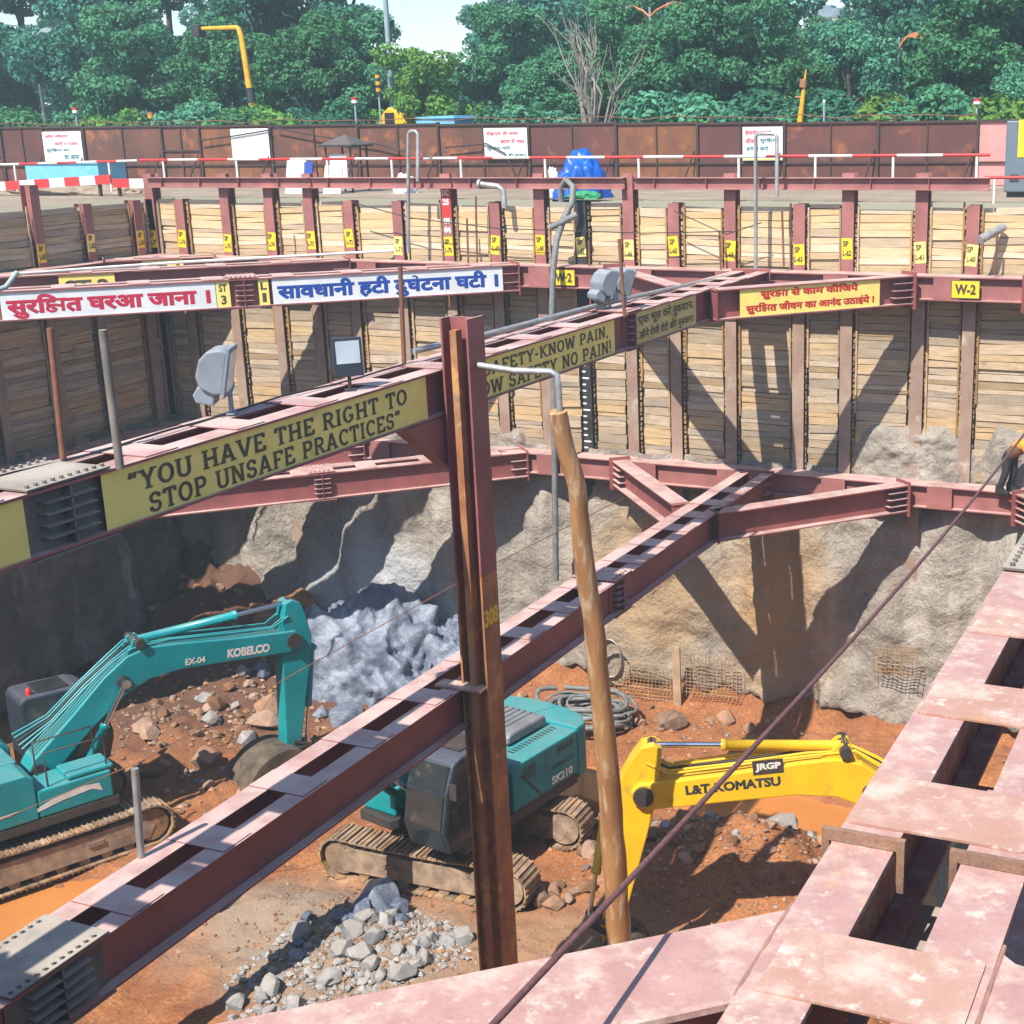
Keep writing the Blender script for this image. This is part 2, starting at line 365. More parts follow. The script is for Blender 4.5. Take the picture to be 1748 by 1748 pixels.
SL = {  # slab letters: width, strokes, serif centres
 'Y': (.72, [[(.1, 1), (.36, .48)], [(.62, 1), (.36, .48)], [(.36, .5), (.36, 0)]], [(.1, 1), (.62, 1), (.36, 0)]),
 'O': (.74, [arc(.37, .5, .28, .44, 0, 360, 18)], []),
 'U': (.74, [[(.14, 1), (.14, .3)] + arc(.37, .3, .23, .25, 180, 360, 8) + [(.6, 1)]], [(.14, 1), (.6, 1)]),
 'H': (.78, [[(.16, 0), (.16, 1)], [(.62, 0), (.62, 1)], [(.16, .5), (.62, .5)]], [(.16, 0), (.16, 1), (.62, 0), (.62, 1)]),
 'A': (.8, [[(.12, 0), (.38, 1)], [(.66, 0), (.4, 1)], [(.22, .32), (.56, .32)]], [(.12, 0), (.66, 0)]),
 'V': (.76, [[(.1, 1), (.37, 0)], [(.66, 1), (.39, 0)]], [(.1, 1), (.66, 1)]),
 'E': (.66, [[(.16, 0), (.16, 1)], [(.06, .94), (.58, .94)], [(.06, .06), (.6, .06)], [(.16, .5), (.46, .5)], [(.56, .98), (.56, .74)], [(.58, .02), (.58, .28)]], []),
 'F': (.62, [[(.16, 0), (.16, 1)], [(.06, .94), (.58, .94)], [(.16, .5), (.46, .5)], [(.56, .98), (.56, .74)]], [(.16, 0)]),
 'T': (.68, [[(.34, 0), (.34, 1)], [(.06, .94), (.62, .94)], [(.08, .98), (.08, .74)], [(.6, .98), (.6, .74)]], [(.34, 0)]),
 'R': (.74, [[(.16, 0), (.16, 1)], [(.06, .94), (.38, .94)] + arc(.38, .72, .2, .22, 90, -90, 8) + [(.16, .5)], [(.36, .5), (.62, .03)]], [(.16, 0), (.64, 0)]),
 'P': (.68, [[(.16, 0), (.16, 1)], [(.06, .94), (.38, .94)] + arc(.38, .7, .2, .24, 90, -90, 8) + [(.16, .46)]], [(.16, 0)]),
 'I': (.36, [[(.18, 0), (.18, 1)]], [(.18, 0), (.18, 1)]),
 'G': (.76, [arc(.38, .5, .27, .44, 40, 320, 14) + [(.6, .42)], [(.4, .42), (.66, .42)]], []),
 'C': (.7, [arc(.38, .5, .27, .44, 45, 315, 14), [(.58, .92), (.58, .7)]], []),
 'S': (.64, [arc(.32, .71, .2, .23, 20, 250, 9) + arc(.32, .28, .21, .23, 70, -160, 9), [(.51, .92), (.51, .7)], [(.11, .08), (.11, .3)]], []),
 'N': (.8, [[(.16, 0), (.16, 1)], [(.64, 0), (.64, 1)], [(.18, .98), (.62, .02)]], [(.16, 0), (.13, 1), (.64, 1)]),
 'K': (.76, [[(.16, 0), (.16, 1)], [(.2, .45), (.6, .98)], [(.3, .55), (.62, .02)]], [(.16, 0), (.16, 1), (.6, 1), (.64, 0)]),
 'W': (1.02, [[(.1, 1), (.28, 0)], [(.5, .95), (.3, 0)], [(.52, .95), (.72, 0)], [(.92, 1), (.74, 0)]], [(.1, 1), (.92, 1)]),
 '-': (.4, [[(.06, .45), (.34, .45)]], []), ' ': (.36, [], []), ',': (.26, [[(.13, .12), (.08, -.14)]], []), '!': (.26, [[(.13, 1), (.13, .3)], [(.13, .14), (.13, 0)]], []),
 '“': (.42, [[(.08, .72), (.16, 1.02)], [(.26, .72), (.34, 1.02)]], []), '”': (.42, [[(.16, 1.02), (.08, .74)], [(.34, 1.02), (.26, .74)]], [])}
def slab(txt, t=.16):
    X = 0; AV, AF = [], []
    for ch in txt:
        wd, st, se = SL[ch]
        v_, f_ = stroke_verts(st, t)
        v2, f2 = stroke_verts([[(a - .15, b + (.05 if b < .5 else -.05)), (a + .15, b + (.05 if b < .5 else -.05))] for a, b in se], .1, 6)
        for vv, ff in ((v_, f_), (v2, f2)):
            b = len(AV); AV += [(p[0] + X, p[1], p[2]) for p in vv]; AF += [tuple(i + b for i in f) for f in ff]
        X += wd + .06
    return np.array(AV), AF
def paint(name, va, mat_, parent, o, ex, ey, width, height, dz=.003, x0=0, y0=0, world=True):
    """lay 2-D lettering on a face: stretched into width x height, lower left corner at (x0,y0) of the face"""
    vs_, fs = va; o, ex, ey = V(o), V(ex).normalized(), V(ey).normalized(); n = ex.cross(ey)
    a, b = vs_.min(0), vs_.max(0); sx, sy = width / (b[0] - a[0]), height / (b[1] - a[1])
    mb = MB()
    mb.add([o + ex * (x0 + (p[0] - a[0]) * sx) + ey * (y0 + (p[1] - a[1]) * sy) + n * (dz + .004 * p[2]) for p in vs_], fs)
    return mb.build(name, mat_, parent, world)

# ================================================================== SETTING
FZ = -12.0                                   # pit floor
XL, XR, YN, YB = -27.9, 13.0, 1.2, 30.0      # pit faces: left, right, near, back
def fbm(x, y, z=0, o=4): return noise.fractal(V((x, y, z)), 1.0, 2.0, o)
def sst(a, b, x):
    t = min(1, max(0, (x - a) / (b - a))); return t * t * (3 - 2 * t)
MOUNDS = [(-8.35, 22.9, 1.25, .95, .75), (-9.6, 21.9, 1.2, .8, .3), (-15.4, 18.0, 1.6, .8, .25), (-13.2, 17.6, 1.4, 1.0, .22),
          (-27.2, 29.2, 3.0, 2.2, 2.0), (-24.2, 26.6, 2.2, 1.8, .6), (-21.5, 29.2, 2.2, 1.5, .9), (-17.5, 29.4, 1.6, .8, .4), (-22.6, 23.0, 1.5, 1.2, .5), (-4.0, 27.5, 3, 1.6, .6)]
DIPS = [(-11.9, 25.0, 2.3, .95, .3), (-8.2, 25.0, 2.3, 1.0, .32), (-19.6, 16.2, 1.5, 1.7, .35), (-6.3, 23.4, 1.0, .8, .2)]
def floorh(x, y):
    h = FZ + .10 * fbm(x * .45, y * .45, 3) + .06 * fbm(x * 1.7, y * 1.7, 9) + .05 * fbm(x * 4, y * 4, 1, 4) + .05 * abs(fbm(x * 2.3, y * 2.3, 21))
    for a, b, c, d, e in MOUNDS:
        q = ((x - a) / c) ** 2 + ((y - b) / d) ** 2
        if q < 9: h += e * math.exp(-q) * (1 + .35 * fbm(x * 1.3, y * 1.3, 5))
    for a, b, c, d, e in DIPS:
        q = ((x - a) / c) ** 2 + ((y - b) / d) ** 2 + .35 * fbm(x * .9, y * .9, 7)
        if q < 4: h -= e * (1 - sst(.55, 1.3, q))
    e = y - 29.0 + .45 * fbm(x * .8, 0, 2)
    if e > 0: h += min(.9, .25 * e + .5 * e * e) * (1 + .3 * fbm(x * 1.2, y * 2, 8))
    return h
def grid(nx, ny, fn):
    vs_ = [fn(i / nx, j / ny) for j in range(ny + 1) for i in range(nx + 1)]
    fs = [(j * (nx + 1) + i, j * (nx + 1) + i + 1, (j + 1) * (nx + 1) + i + 1, (j + 1) * (nx + 1) + i) for j in range(ny) for i in range(nx)]
    return vs_, fs
def sheet(name, nx, ny, fn, mat_, smooth=True):
    mb = MB(); a, b = grid(nx, ny, fn); mb.add(a, b, 0, smooth); return mb.build(name, mat_, origin=(0, 0, 0))
def flo(u, v):
    x, y = XL - .3 + u * (XR - XL + .6), YN - .2 + v * (YB + .5 - YN); return (x, y, floorh(x, y))
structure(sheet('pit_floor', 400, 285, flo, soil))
mb = MB(); mb.add([(XL, 10, FZ - .13), (2, 10, FZ - .13), (2, 29, FZ - .13), (XL, 29, FZ - .13)], [(0, 1, 2, 3)])
structure(mb.build('puddle_water', mudwater))
# ground around the pit: one sheet with the pit left open
mb = MB()
xs, ys = [-600, XL - .25, XR, 600], [-300, YN, YB + .25, 700]
vv = [(x, y, 0) for y in ys for x in xs]
mb.add(vv, [(j * 4 + i, j * 4 + i + 1, j * 4 + i + 5, j * 4 + i + 4) for j in range(3) for i in range(3) if not (i == 1 and j == 1)])
structure(mb.build('ground', dirt, origin=(0, 0, 0)))

# sprayed concrete faces under the lower beams
def shotface(name, p0, p1, nrm, mat_, label, ztop=-5.85, zbot=-11.75, amp=1.0, seed=0):
    p0, p1 = V(p0), V(p1); L = (p1 - p0).length; d = (p1 - p0) / L; n = V(nrm); nx = int(L / .14)
    def fn(u, v):
        s = u * L
        zb = zbot + .55 * fbm(s * .5, seed, 1) + .25 * fbm(s * 2.1, seed, 4)
        z = ztop + (zb - ztop) * v
        b = .14 * math.cos(2 * math.pi * s / 1.45) * (1 - .5 * v) + .28 * fbm(s * .35, z * .3, seed) + .13 * fbm(s * 1.3, z * 1.1, seed + 3) + .12 * abs(fbm(s * 1.1, z * 3.2, seed + 9)) + .05 * fbm(s * 4, z * 4, seed + 5, 3)
        b += .42 * v - (.35 if v > .985 else 0)
        q = p0 + d * s + n * (b * amp + .05); return (q.x, q.y, z)
    mb = MB(); a, f = grid(nx, 46, fn); mb.add(a, [tuple(reversed(q)) for q in f] if d.cross(V((0, 0, -1))).dot(n) < 0 else f, 0, True)
    o = mb.build(name, mat_); return tag(o, label, 'wall')
shotface('concrete_wall', (XL, YB - .05, 0), (XR, YB - .05, 0), (0, -1, 0), shot, 'long rough grey sprayed concrete wall streaked with orange, under the timber lagging', seed=2)
shotface('concrete_wall', (XL, YN, 0), (XL, YB, 0), (1, 0, 0), shotshade, 'dark shaded sprayed concrete wall at the left end of the pit', ztop=-5.8, seed=11)
mb = MB(); mb.bar((XR, YN, -13), (XR, YB + .3, -13), 0, .4, 0, 12.99)
tag(mb.build('concrete_wall', shot), 'plain concrete wall closing the right end of the pit', 'wall')
mb = MB(); mb.bar((XL - .2, YN, -13), (XR, YN, -13), 0, .4, 0, 12.99)
tag(mb.build('concrete_wall', shot), 'plain concrete wall on the near side, under the viewer', 'wall')

# ------------------------------------------------------------------ soldier piles and timber lagging
PX_POST = [262, 311, 388, 463, 530, 597, 680, 765, 846, 922, 992, 1073, 1150, 1246, 1364, 1447, 1572, 1660]
PX_TALL = {262, 388, 463, 530, 765, 922, 1073, 1246, 1447, 1572}
NUM = {1660: 60, 1572: 61, 1447: 62, 1364: 63, 1246: 64, 1150: 65, 1073: 66, 992: 67, 922: 68, 846: 69, 765: 70, 680: 71, 597: 72, 530: 73, 463: 74, 388: 75, 311: 76, 262: 77}
def pile_mesh(z1, z0=0, w=.27, d=.3):
    mb = MB(); mb.box(-w / 2, w / 2, -.012, .012, z0, z1); mb.box(-w / 2, w / 2, d - .02, d, z0, z1); mb.box(-.008, .008, .012, d - .02, z0, z1); return mb
TAGV = {}
def make_pile(x, y, z1, num, rz, label, m, group='soldier piles of the pit wall', tagz=-1.02):
    t = thing('soldier_pile', (x, y, -12.3), label, 'steel pile', group, rz)
    pile_mesh(z1 + 12.3, 10.5).build('upper_section', m, t, False); pile_mesh(10.5).build('lower_section', m if m is darksteel else pile_low, t, False)
    tagz += random.uniform(-.09, .09); jx = random.uniform(-.02, .02)
    mb = MB(); mb.bar((-.12 + jx, 0, tagz + 12.3), (.12 + jx, 0, tagz + 12.3 + random.uniform(-.025, .025)), .0135, .016, -.25, .2); tg = mb.build('number_tag', yellowt if random.random() < .6 else yellowp, t, False)
    for k, (s, hh, wd) in enumerate((('SP', .13, .13), ('L-%d' % num, .13, .19))):
        paint('lettering', text2d(s, .045), inkk, tg, (-.1, -.016, tagz + 12.3 + .02 - .2 * k), (1, 0, 0), (0, 0, 1), wd, hh, world=False)
    return t
YP = 29.86
posts = []
for q in PX_POST:
    X = py(q, 400, YP).x; tall = q in PX_TALL; posts.append((X, tall, q))
x = posts[-1][0]
extra = [(x + 1.45 + 1.3 * k, k % 2 == 0, None) for k in range(12) if x + 1.45 + 1.3 * k < XR - .2]
posts.append((XL + .02, False, None)); posts += extra; posts.sort()
for X, tall, q in posts:
    n = NUM.get(q)
    if q == 992:
        t = make_pile(X, YP, -.02, 67, 0, 'black painted soldier pile with white depth marks below its yellow tag', darksteel)
        mb = MB()
        for k in range(22):
            z = 12.3 - 2.6 - .155 * k; mb.box(-.1, (.09 if k % 5 == 0 else .0), -.0165, -.014, z - .02, z + .02)
        mb.build('depth_marks', whitem, t, False)
        continue
    if n: lab = ('%s pink soldier pile, its yellow tag reading L-%d' % ('tall' if tall else 'short', n))
    elif X < XL + 1: lab = 'soldier pile in the corner where the shaded wall begins'
    else: lab = 'soldier pile of the back wall right of the pile tagged L-60'
    t = make_pile(X, YP, .62 if tall else -.03, n or 59 - int(X), 0, lab, steel_wall) if (n or q) else None
    if t is None:
        t = thing('soldier_pile', (X, YP, -12.3), lab, 'steel pile', 'soldier piles of the pit wall'); pile_mesh(.6 + 12.3 if tall else 12.27, 10.5).build('upper_section', steel_wall, t, False); pile_mesh(10.5).build('lower_section', pile_low, t, False)
    if q == 765:
        mb = MB(); mb.box(-.125, .125, -.02, -.0135, 12.3 - .42, 12.3 + .34); r_ = mb.build('red_marker', redm, t, False)
        for k, s in enumerate(('DC', '25', '18', '05', '04')):
            paint('lettering', text2d(s, .05), whitem, r_ if k < 2 else t, (-.09, -.021 if k < 2 else -.013, 12.3 + .1 - .22 * k), (1, 0, 0), (0, 0, 1), .18, .15, world=False)
lag_posts = [p[0] for p in posts]
def lagging(x0, x1, nrm, at, ztop, zbot, mat_up, mat_lo, label, group, seed):
    """planks between two piles; nrm 'y' (back wall) or 'x' (left wall)"""
    rnd = random.Random(seed); mb = MB()
    def bx(a0, a1, d0, d1, z0, z1, mi, tilt=0, sk=0):
        # a along wall, d depth towards the soil
        if nrm == 'y': pts = [(a, at + d, z) for z in (z0, z1) for a, d in ((a0, d0), (a1, d0), (a1, d1), (a0, d1))]
        else: pts = [(at - d, a, z) for z in (z0, z1) for a, d in ((a0, d0), (a1, d0), (a1, d1), (a0, d1))]
        pts = [(p[0], p[1], p[2] + (tilt if k % 4 in (1, 2) else -tilt)) for k, p in enumerate(pts)]
        mb.add(pts, [(3, 2, 1, 0), (4, 5, 6, 7), (0, 1, 5, 4), (1, 2, 6, 5), (2, 3, 7, 6), (3, 0, 4, 7)], mi)
    z = ztop; a0, a1 = x0 + .15, x1 - .15; sag = rnd.uniform(-.03, .03)
    i0, i1 = a0 + rnd.uniform(.05, .1), a1 - rnd.uniform(.05, .1)
    while z > zbot:
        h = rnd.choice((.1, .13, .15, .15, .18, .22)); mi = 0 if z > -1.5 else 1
        dd = rnd.uniform(-.015, .02) + (.035 if rnd.random() < .06 else 0)
        bx(i0 + rnd.uniform(-.02, .02), i1 + rnd.uniform(-.02, .02), .02 + dd, .07 + dd, z - h + rnd.uniform(.004, .016), z, mi, rnd.uniform(-.012, .012) + sag * .3)
        z -= h
    for e0, e1 in ((a0 - .03, i0 - .035), (i1 + .035, a1 + .03)):
        z = ztop - rnd.uniform(0, .1)
        while z > zbot:
            h = rnd.uniform(.08, .13); o = rnd.uniform(-.02, .02)
            bx(e0 + .01 + max(0, o), e1 - .01 + min(0, o), -.02 + rnd.uniform(0, .03), .08, z - h + .03, z, 2); z -= h + rnd.choice((0, 0, .03))
    for e in (i0 - .015, i1 + .015):
        if rnd.random() < .85:
            zz = ztop + rnd.uniform(-.1, .12)
            bx(e - .02, e + .02, -.035, -.005, zbot if zbot > -1.6 else max(zbot, zz - rnd.uniform(3.2, 6.2)), zz, 2)
    mb.bar((0, 0, 0), (0, 0, .001), 0, .0001, 0, .0001) if False else None
    # earth behind the boards
    bx(x0, x1, .14, .3, zbot, ztop - .03, 3)
    o = mb.build('timber_lagging', [mat_up, mat_lo, batten, dirt])
    return tag(o, label, 'timber wall', group)
names = {posts[i][2]: i for i in range(len(posts))}
prevn = None
for i in range(len(posts) - 1):
    a, b = posts[i], posts[i + 1]
    na, nb = NUM.get(a[2]), NUM.get(b[2])
    if na and nb: lab = 'timber lagging panel between the piles tagged L-%d and L-%d' % (na, nb)
    elif nb: lab = 'timber lagging panel in the corner beside the pile tagged L-77'
    elif na: lab = 'timber lagging panel just right of the pile tagged L-60, with a pipe stub'
    else: lab = 'timber lagging panel of the back wall right of the pipe stub'
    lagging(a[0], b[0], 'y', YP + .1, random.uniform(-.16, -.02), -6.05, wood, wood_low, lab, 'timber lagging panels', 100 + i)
# shaded left wall, same build
ly = [px(q, 407, XL).y for q in (63, 150, 235)]
LY = [ly[0] - 1.75 * k for k in range(11, 0, -1)] + ly
LY = [y for y in LY if y > YN + .3]
for k, y in enumerate(LY):
    n = 81 + len(LY) - 1 - k
    far = len(LY) - 1 - k
    words = ['nearest the corner', 'second from the corner', 'third from the corner']
    lab = 'shaded soldier pile of the left wall, ' + (words[far] if far < 3 else 'beyond the edge of the view')
    make_pile(XL + .1, y, .5 if far == 2 else -.03, n, RAD(90), lab, steel_wall)
for k in range(len(LY) - 1):
    far = len(LY) - 2 - k
    lab = 'shaded timber lagging panel of the left wall, ' + (['nearest the corner', 'second from the corner'][far] if far < 2 else 'left of the second from the corner')
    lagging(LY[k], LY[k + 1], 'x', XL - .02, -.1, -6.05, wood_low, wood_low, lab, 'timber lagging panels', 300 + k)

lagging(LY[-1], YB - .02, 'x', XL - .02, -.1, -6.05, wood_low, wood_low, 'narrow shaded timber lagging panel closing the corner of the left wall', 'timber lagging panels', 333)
def smear(q0, q1, y0, y1, seed, label):
    a, b = py(q0, y1, 29.9), py(q1, y0, 29.9); nx, nz = int((b.x - a.x) / .06), 26
    def fn(u, v):
        x = a.x + (b.x - a.x) * u; e = min(u, 1 - u) * 4; top = b.z + .3 * fbm(x * 1.3, seed, 1) - .5 * max(0, 1 - e)
        z = -6.0 + (max(top, -5.9) + 6.0) * v; k = min(1, (1 - v) * 5) * min(1, e)
        return (x, 29.93 - k * (.13 + .12 * fbm(x * 1.6, z * 2.2, seed) + .05 * fbm(x * 5, z * 5, seed)) + .06 * (1 - k), z)
    mb = MB(); g_, f_ = grid(nx, nz, fn); mb.add(g_, f_, 0, True); tag(mb.build('cement_smear', shot), label, 'concrete')
smear(1452, 1672, 735, 800, 3, 'grey lump of sprayed cement over the timber bottom near the bending worker')
smear(1672, 1790, 740, 800, 6, 'grey sprayed cement patch behind the bending worker')
smear(835, 905, 735, 770, 9, 'small grey cement lump on the timber left of the black pile foot')
# ------------------------------------------------------------------ steel: walers, struts, braces
def finset(mb, p, d, side, up, H, n=4, w=.13, l=.34, mi=0):
    """little level plates on both sides of an upright stiffener"""
    p, d, side, up = V(p), V(d), V(side), V(up)
    a = p - d * .01
    mb.bar(p + up * (-H + .03) - d * .008, p + up * (-H + .03) + d * .008, 0, w, 0, H - .06, up, mi)
    for k in range(n):
        z = -H + .03 + (H - .06) * (k + 1) / (n + 1)
        mb.bar(p + up * z - d * l / 2, p + up * z + d * l / 2, 0, w, -.007, .007, up, mi)
def strut(name, label, p0, p1, group, W=.84, H=.62, battens=(), splices=(), panels=(), fw=.28, m=None, mp=None, bl=.46, ends=(True, True), bottom=True):
    m = m or steel; mp = mp or steel
    p0, p1 = V(p0), V(p1); L = (p1 - p0).length; d = (p1 - p0) / L; up = V((0, 0, 1)); side = d.cross(up)
    t = thing(name, ((p0 + p1) / 2 - up * H), label, 'steel strut', group)
    t['_o'] = tuple((p0 + p1) / 2 - up * H)
    for sgn in (-1, 1):
        mb = MB(); c = side * sgn * (W / 2 - fw / 2); mb.ibeam(p0 + c, p1 + c, fw, H, .028, .018); mb.build('i_beam', m, t)
    for s in battens:
        j = random.uniform(-.015, .015); a = p0 + d * (s - bl / 2); b = p0 + d * (s + bl / 2)
        mb = MB(); mb.bar(a, b, -W / 2 + .02 + j, W / 2 - .02 + j, .002, .014); mb.build('batten_plate', mp, t)
    if bottom:
        for s in list(battens)[::2]:
            a = p0 + d * (s - bl / 2); b = p0 + d * (s + bl / 2)
            mb = MB(); mb.bar(a, b, -W / 2 + .02, W / 2 - .02, -H - .014, -H - .002); mb.build('batten_plate', m, t)
    for s, mat_, ln in splices:
        c = p0 + d * s; mb = MB()
        mb.bar(c - d * ln / 2, c + d * ln / 2, -W / 2 - .005, W / 2 + .005, .016, .034)
        mb.bar(c - d * ln / 2, c + d * ln / 2, -W / 2 - .005, W / 2 + .005, -H - .03, -H - .016)
        for sg in (-1, 1):
            for k in range(int(ln / .1)):
                q = c + d * (-ln / 2 + .06 + .1 * k) + side * sg * (W / 2 - .06) + up * .034
                mb.tube([q, q + up * .03], .02, 6)
        wx = W / 2 - fw / 2 + .011
        mb.bar(c - d * ln / 2, c + d * ln / 2, wx, wx + .012, -H + .03, -.03)
        finset(mb, c + side * (wx + .013), d, side, up, H, 4, .12, ln * .62)
        mb.build('splice_bracket', mat_, t)
    for e, p, sg in ((ends[0], p0, 1), (ends[1], p1, -1)):
        if e:
            mb = MB(); mb.bar(p - d * .012, p + d * .012, -W / 2 - .03, W / 2 + .03, -H - .08, .06)
            for q in (1, 2):
                for s2 in (-1, 1):
                    z = -H * q / 3; x0 = W / 2 - fw / 2 + .01
                    if s2 > 0: mb.bar(p + d * sg * .013, p + d * sg * .4, x0, x0 + .12, z - .008, z + .008)
                    else: mb.bar(p + d * sg * .013, p + d * sg * .4, -x0 - .12, -x0, z - .008, z + .008)
            mb.build('end_plate', m, t)
    for pn in panels:
        s0, s1, mat_, fn = pn; wx = W / 2 - .035
        mb = MB(); mb.bar(p0 + d * s0, p0 + d * s1, wx, wx + .003, -H + .03, -.03); pl = mb.build('painted_panel', mat_, t)
        if fn: fn(pl, p0 + d * s0 + side * (wx + .003) - up * H, d, up, s1 - s0, H)
    return t
STG = 'twin beam struts across the pit'
ZU, ZL, XS, XRS = -1.44, -5.96, -10.62, -1.19
def yrange(a, b, step): return [a + step * i for i in range(int((b - a) / step) + 1)]
# upper main strut
def you(pl, o, d, up, L, H):
    paint('lettering', slab('“YOU HAVE THE RIGHT TO'), inkk, pl, o, d, up, L * .86, .215, x0=.33, y0=.305)
    paint('lettering', slab('STOP UNSAFE PRACTICES”'), inkk, pl, o, d, up, L * .785, .215, x0=.58, y0=.05)
def nosaf(pl, o, d, up, L, H):
    paint('lettering', slab('NO SAFETY-KNOW PAIN,'), inkk, pl, o, d, up, L * .93, .215, x0=.1, y0=.31)
    paint('lettering', slab('KNOW SAFETY NO PAIN!'), inkk, pl, o, d, up, L * .94, .215, x0=.15, y0=.055)
def hin(lines, ink, bold=.045):
    def f(pl, o, d, up, L, H):
        for parts, x0, y0, wd, ht in lines: paint('lettering', hindi(parts, bold), ink, pl, o, d, up, wd * L, ht * H, x0=x0 * L, y0=y0 * H)
    return f
ekbhul = hin([(['एक भूल करे नुकशान,'], .03, .5, .92, .4), (['छीने रोजी रोटी और मुस', 'कान।'], .05, .09, .9, .36)], inkg, .035)
Y0 = 2.2
bat = [y - Y0 for y in (4.6, 6.0, 7.3, 8.55) ] + [y - Y0 for y in yrange(10.75, 21, 1.36)] + [23.5 - Y0, 24.6 - Y0, 25.6 - Y0, 26.6 - Y0, 27.6 - Y0]
strut('steel_strut', 'upper strut lettered YOU HAVE THE RIGHT TO STOP UNSAFE PRACTICES in black on yellow', (XS, Y0, ZU), (XS, 29.2, ZU), STG, battens=bat,
      splices=[(9.52 - Y0, mudsteel, 1.0), (22.2 - Y0, steel, .6)],
      panels=[(5.2 - Y0, 8.99 - Y0, yellowp, None), (9.92 - Y0, 15.6 - Y0, yellowp, you), (16.25 - Y0, 21.4 - Y0, yellowp, nosaf), (22.3 - Y0, 25.05 - Y0, yellowf, ekbhul)])
bat = [y - Y0 for y in (4.6, 6.0)] + [y - Y0 for y in (9.7, 11.09, 12.5, 13.92, 15.4, 16.9, 18.1, 19.4, 20.55)] + [y - Y0 for y in (22.2, 23.3, 24.4, 25.4, 26.4, 27.5)]
strut('steel_strut', 'lower strut of maroon beams running under the lettered one to the far wall', (XS + .1, Y0, ZL), (XS + .1, 29.2, ZL), STG, battens=bat,
      splices=[(8.55 - Y0, mudsteel, 1.2), (21.2 - Y0, steel, .7)])
# near strut on the right, close to the viewer
bat = [3.3 - Y0, 5.95 - Y0, 7.28 - Y0, 8.64 - Y0] + [y - Y0 for y in yrange(11.6, 28, 1.4)]
tR = strut('steel_strut', 'dusty pink strut in the right foreground with rusty saddle brackets', (XRS, Y0, ZU), (XRS, 29.2, ZU), STG, W=.86, battens=bat, bl=.52,
      splices=[(10.2 - Y0, mudsteel, 1.0)], m=steel_near, mp=steel_plate)
strut('steel_strut', 'lower strut hidden under the pink one in the right foreground', (XRS, Y0, ZL), (XRS, 29.2, ZL), STG, battens=yrange(1.5, 26, 1.4))
mb = MB(); mb.bar((XRS, 4.31, ZU), (XRS, 4.77, ZU), -.37, .40, .002, .012); mb.build('junction_plate', steel_plate, tR)
mb = MB(); mb.bar((XRS, 5.75, ZU), (XRS, 6.15, ZU), -.42, .42, -.634, -.622); mb.build('batten_plate', mudsteel, tR)
weldm = M('rusty_weld', (.34, .18, .13), (.26, .14, .11), .8, 9, rust=((.15, .13, .12), .6, .7, 12), bump=(40, .006))
for q0, q1 in (((-1.625, 4.26), (-1.625, 4.95)), ((-.75, 4.26), (-.75, 4.95))):
    mb = MB(); mb.tube([(q0[0], q0[1] + (q1[1] - q0[1]) * k / 9, ZU - .0095 + .001 * (k % 2)) for k in range(10)], [.0105 + .0015 * (k * 7 % 3) for k in range(10)], 6)
    mb.build('weld_bead', weldm, tR)
# splays (diagonal braces) at both ends
def splay(label, a, b, panels=(), m=None, fw=.4, g='diagonal braces between struts and walers', H=.6, near=False):
    m = m or steel; a, b = V(a), V(b); L = (b - a).length; d = (b - a) / L; up = V((0, 0, 1)); side = d.cross(up)
    t = thing('diagonal_brace', (a + b) / 2 - up * H, label, 'steel brace', g)
    mb = MB(); mb.ibeam(a, b, fw, H, .028, .018); mb.build('i_beam', m, t)
    mb = MB(); mb.bar(b - d * .012, b + d * .012, -fw / 2 - .06, fw / 2 + .06, -H - .1, .08)
    for q in (1, 2, 3):
        z = -H * q / 4
        mb.bar(b - d * .5, b - d * .013, .01, .2, z - .008, z + .008); mb.bar(b - d * .5, b - d * .013, -.2, -.01, z - .008, z + .008)
    mb.build('end_plate', m, t)
    if not near: mb = MB(); mb.bar(a + d * .02, a + d * .04, -fw / 2, fw / 2, -H - .04, .02); mb.build('end_plate', m, t)
    for s0, s1, mat_, fn in panels:
        mb = MB(); mb.bar(a + d * s0, a + d * s1, fw / 2 - .038, fw / 2 - .035, -H + .03, -.03); pl = mb.build('painted_panel', mat_, t)
        if fn: fn(pl, a + d * s0 + side * (fw / 2 - .035) - up * H, d, up, s1 - s0, H)
    return t
sur = hin([(['सुर', 'KSHA', 'ा से काम की', 'ि', 'जये'], .14, .56, .7, .36), (['सुर', 'ि', 'KSHA', 'त जीवन का आनंद उठाईये !'], .04, .1, .92, .38)], inkr2, .05)
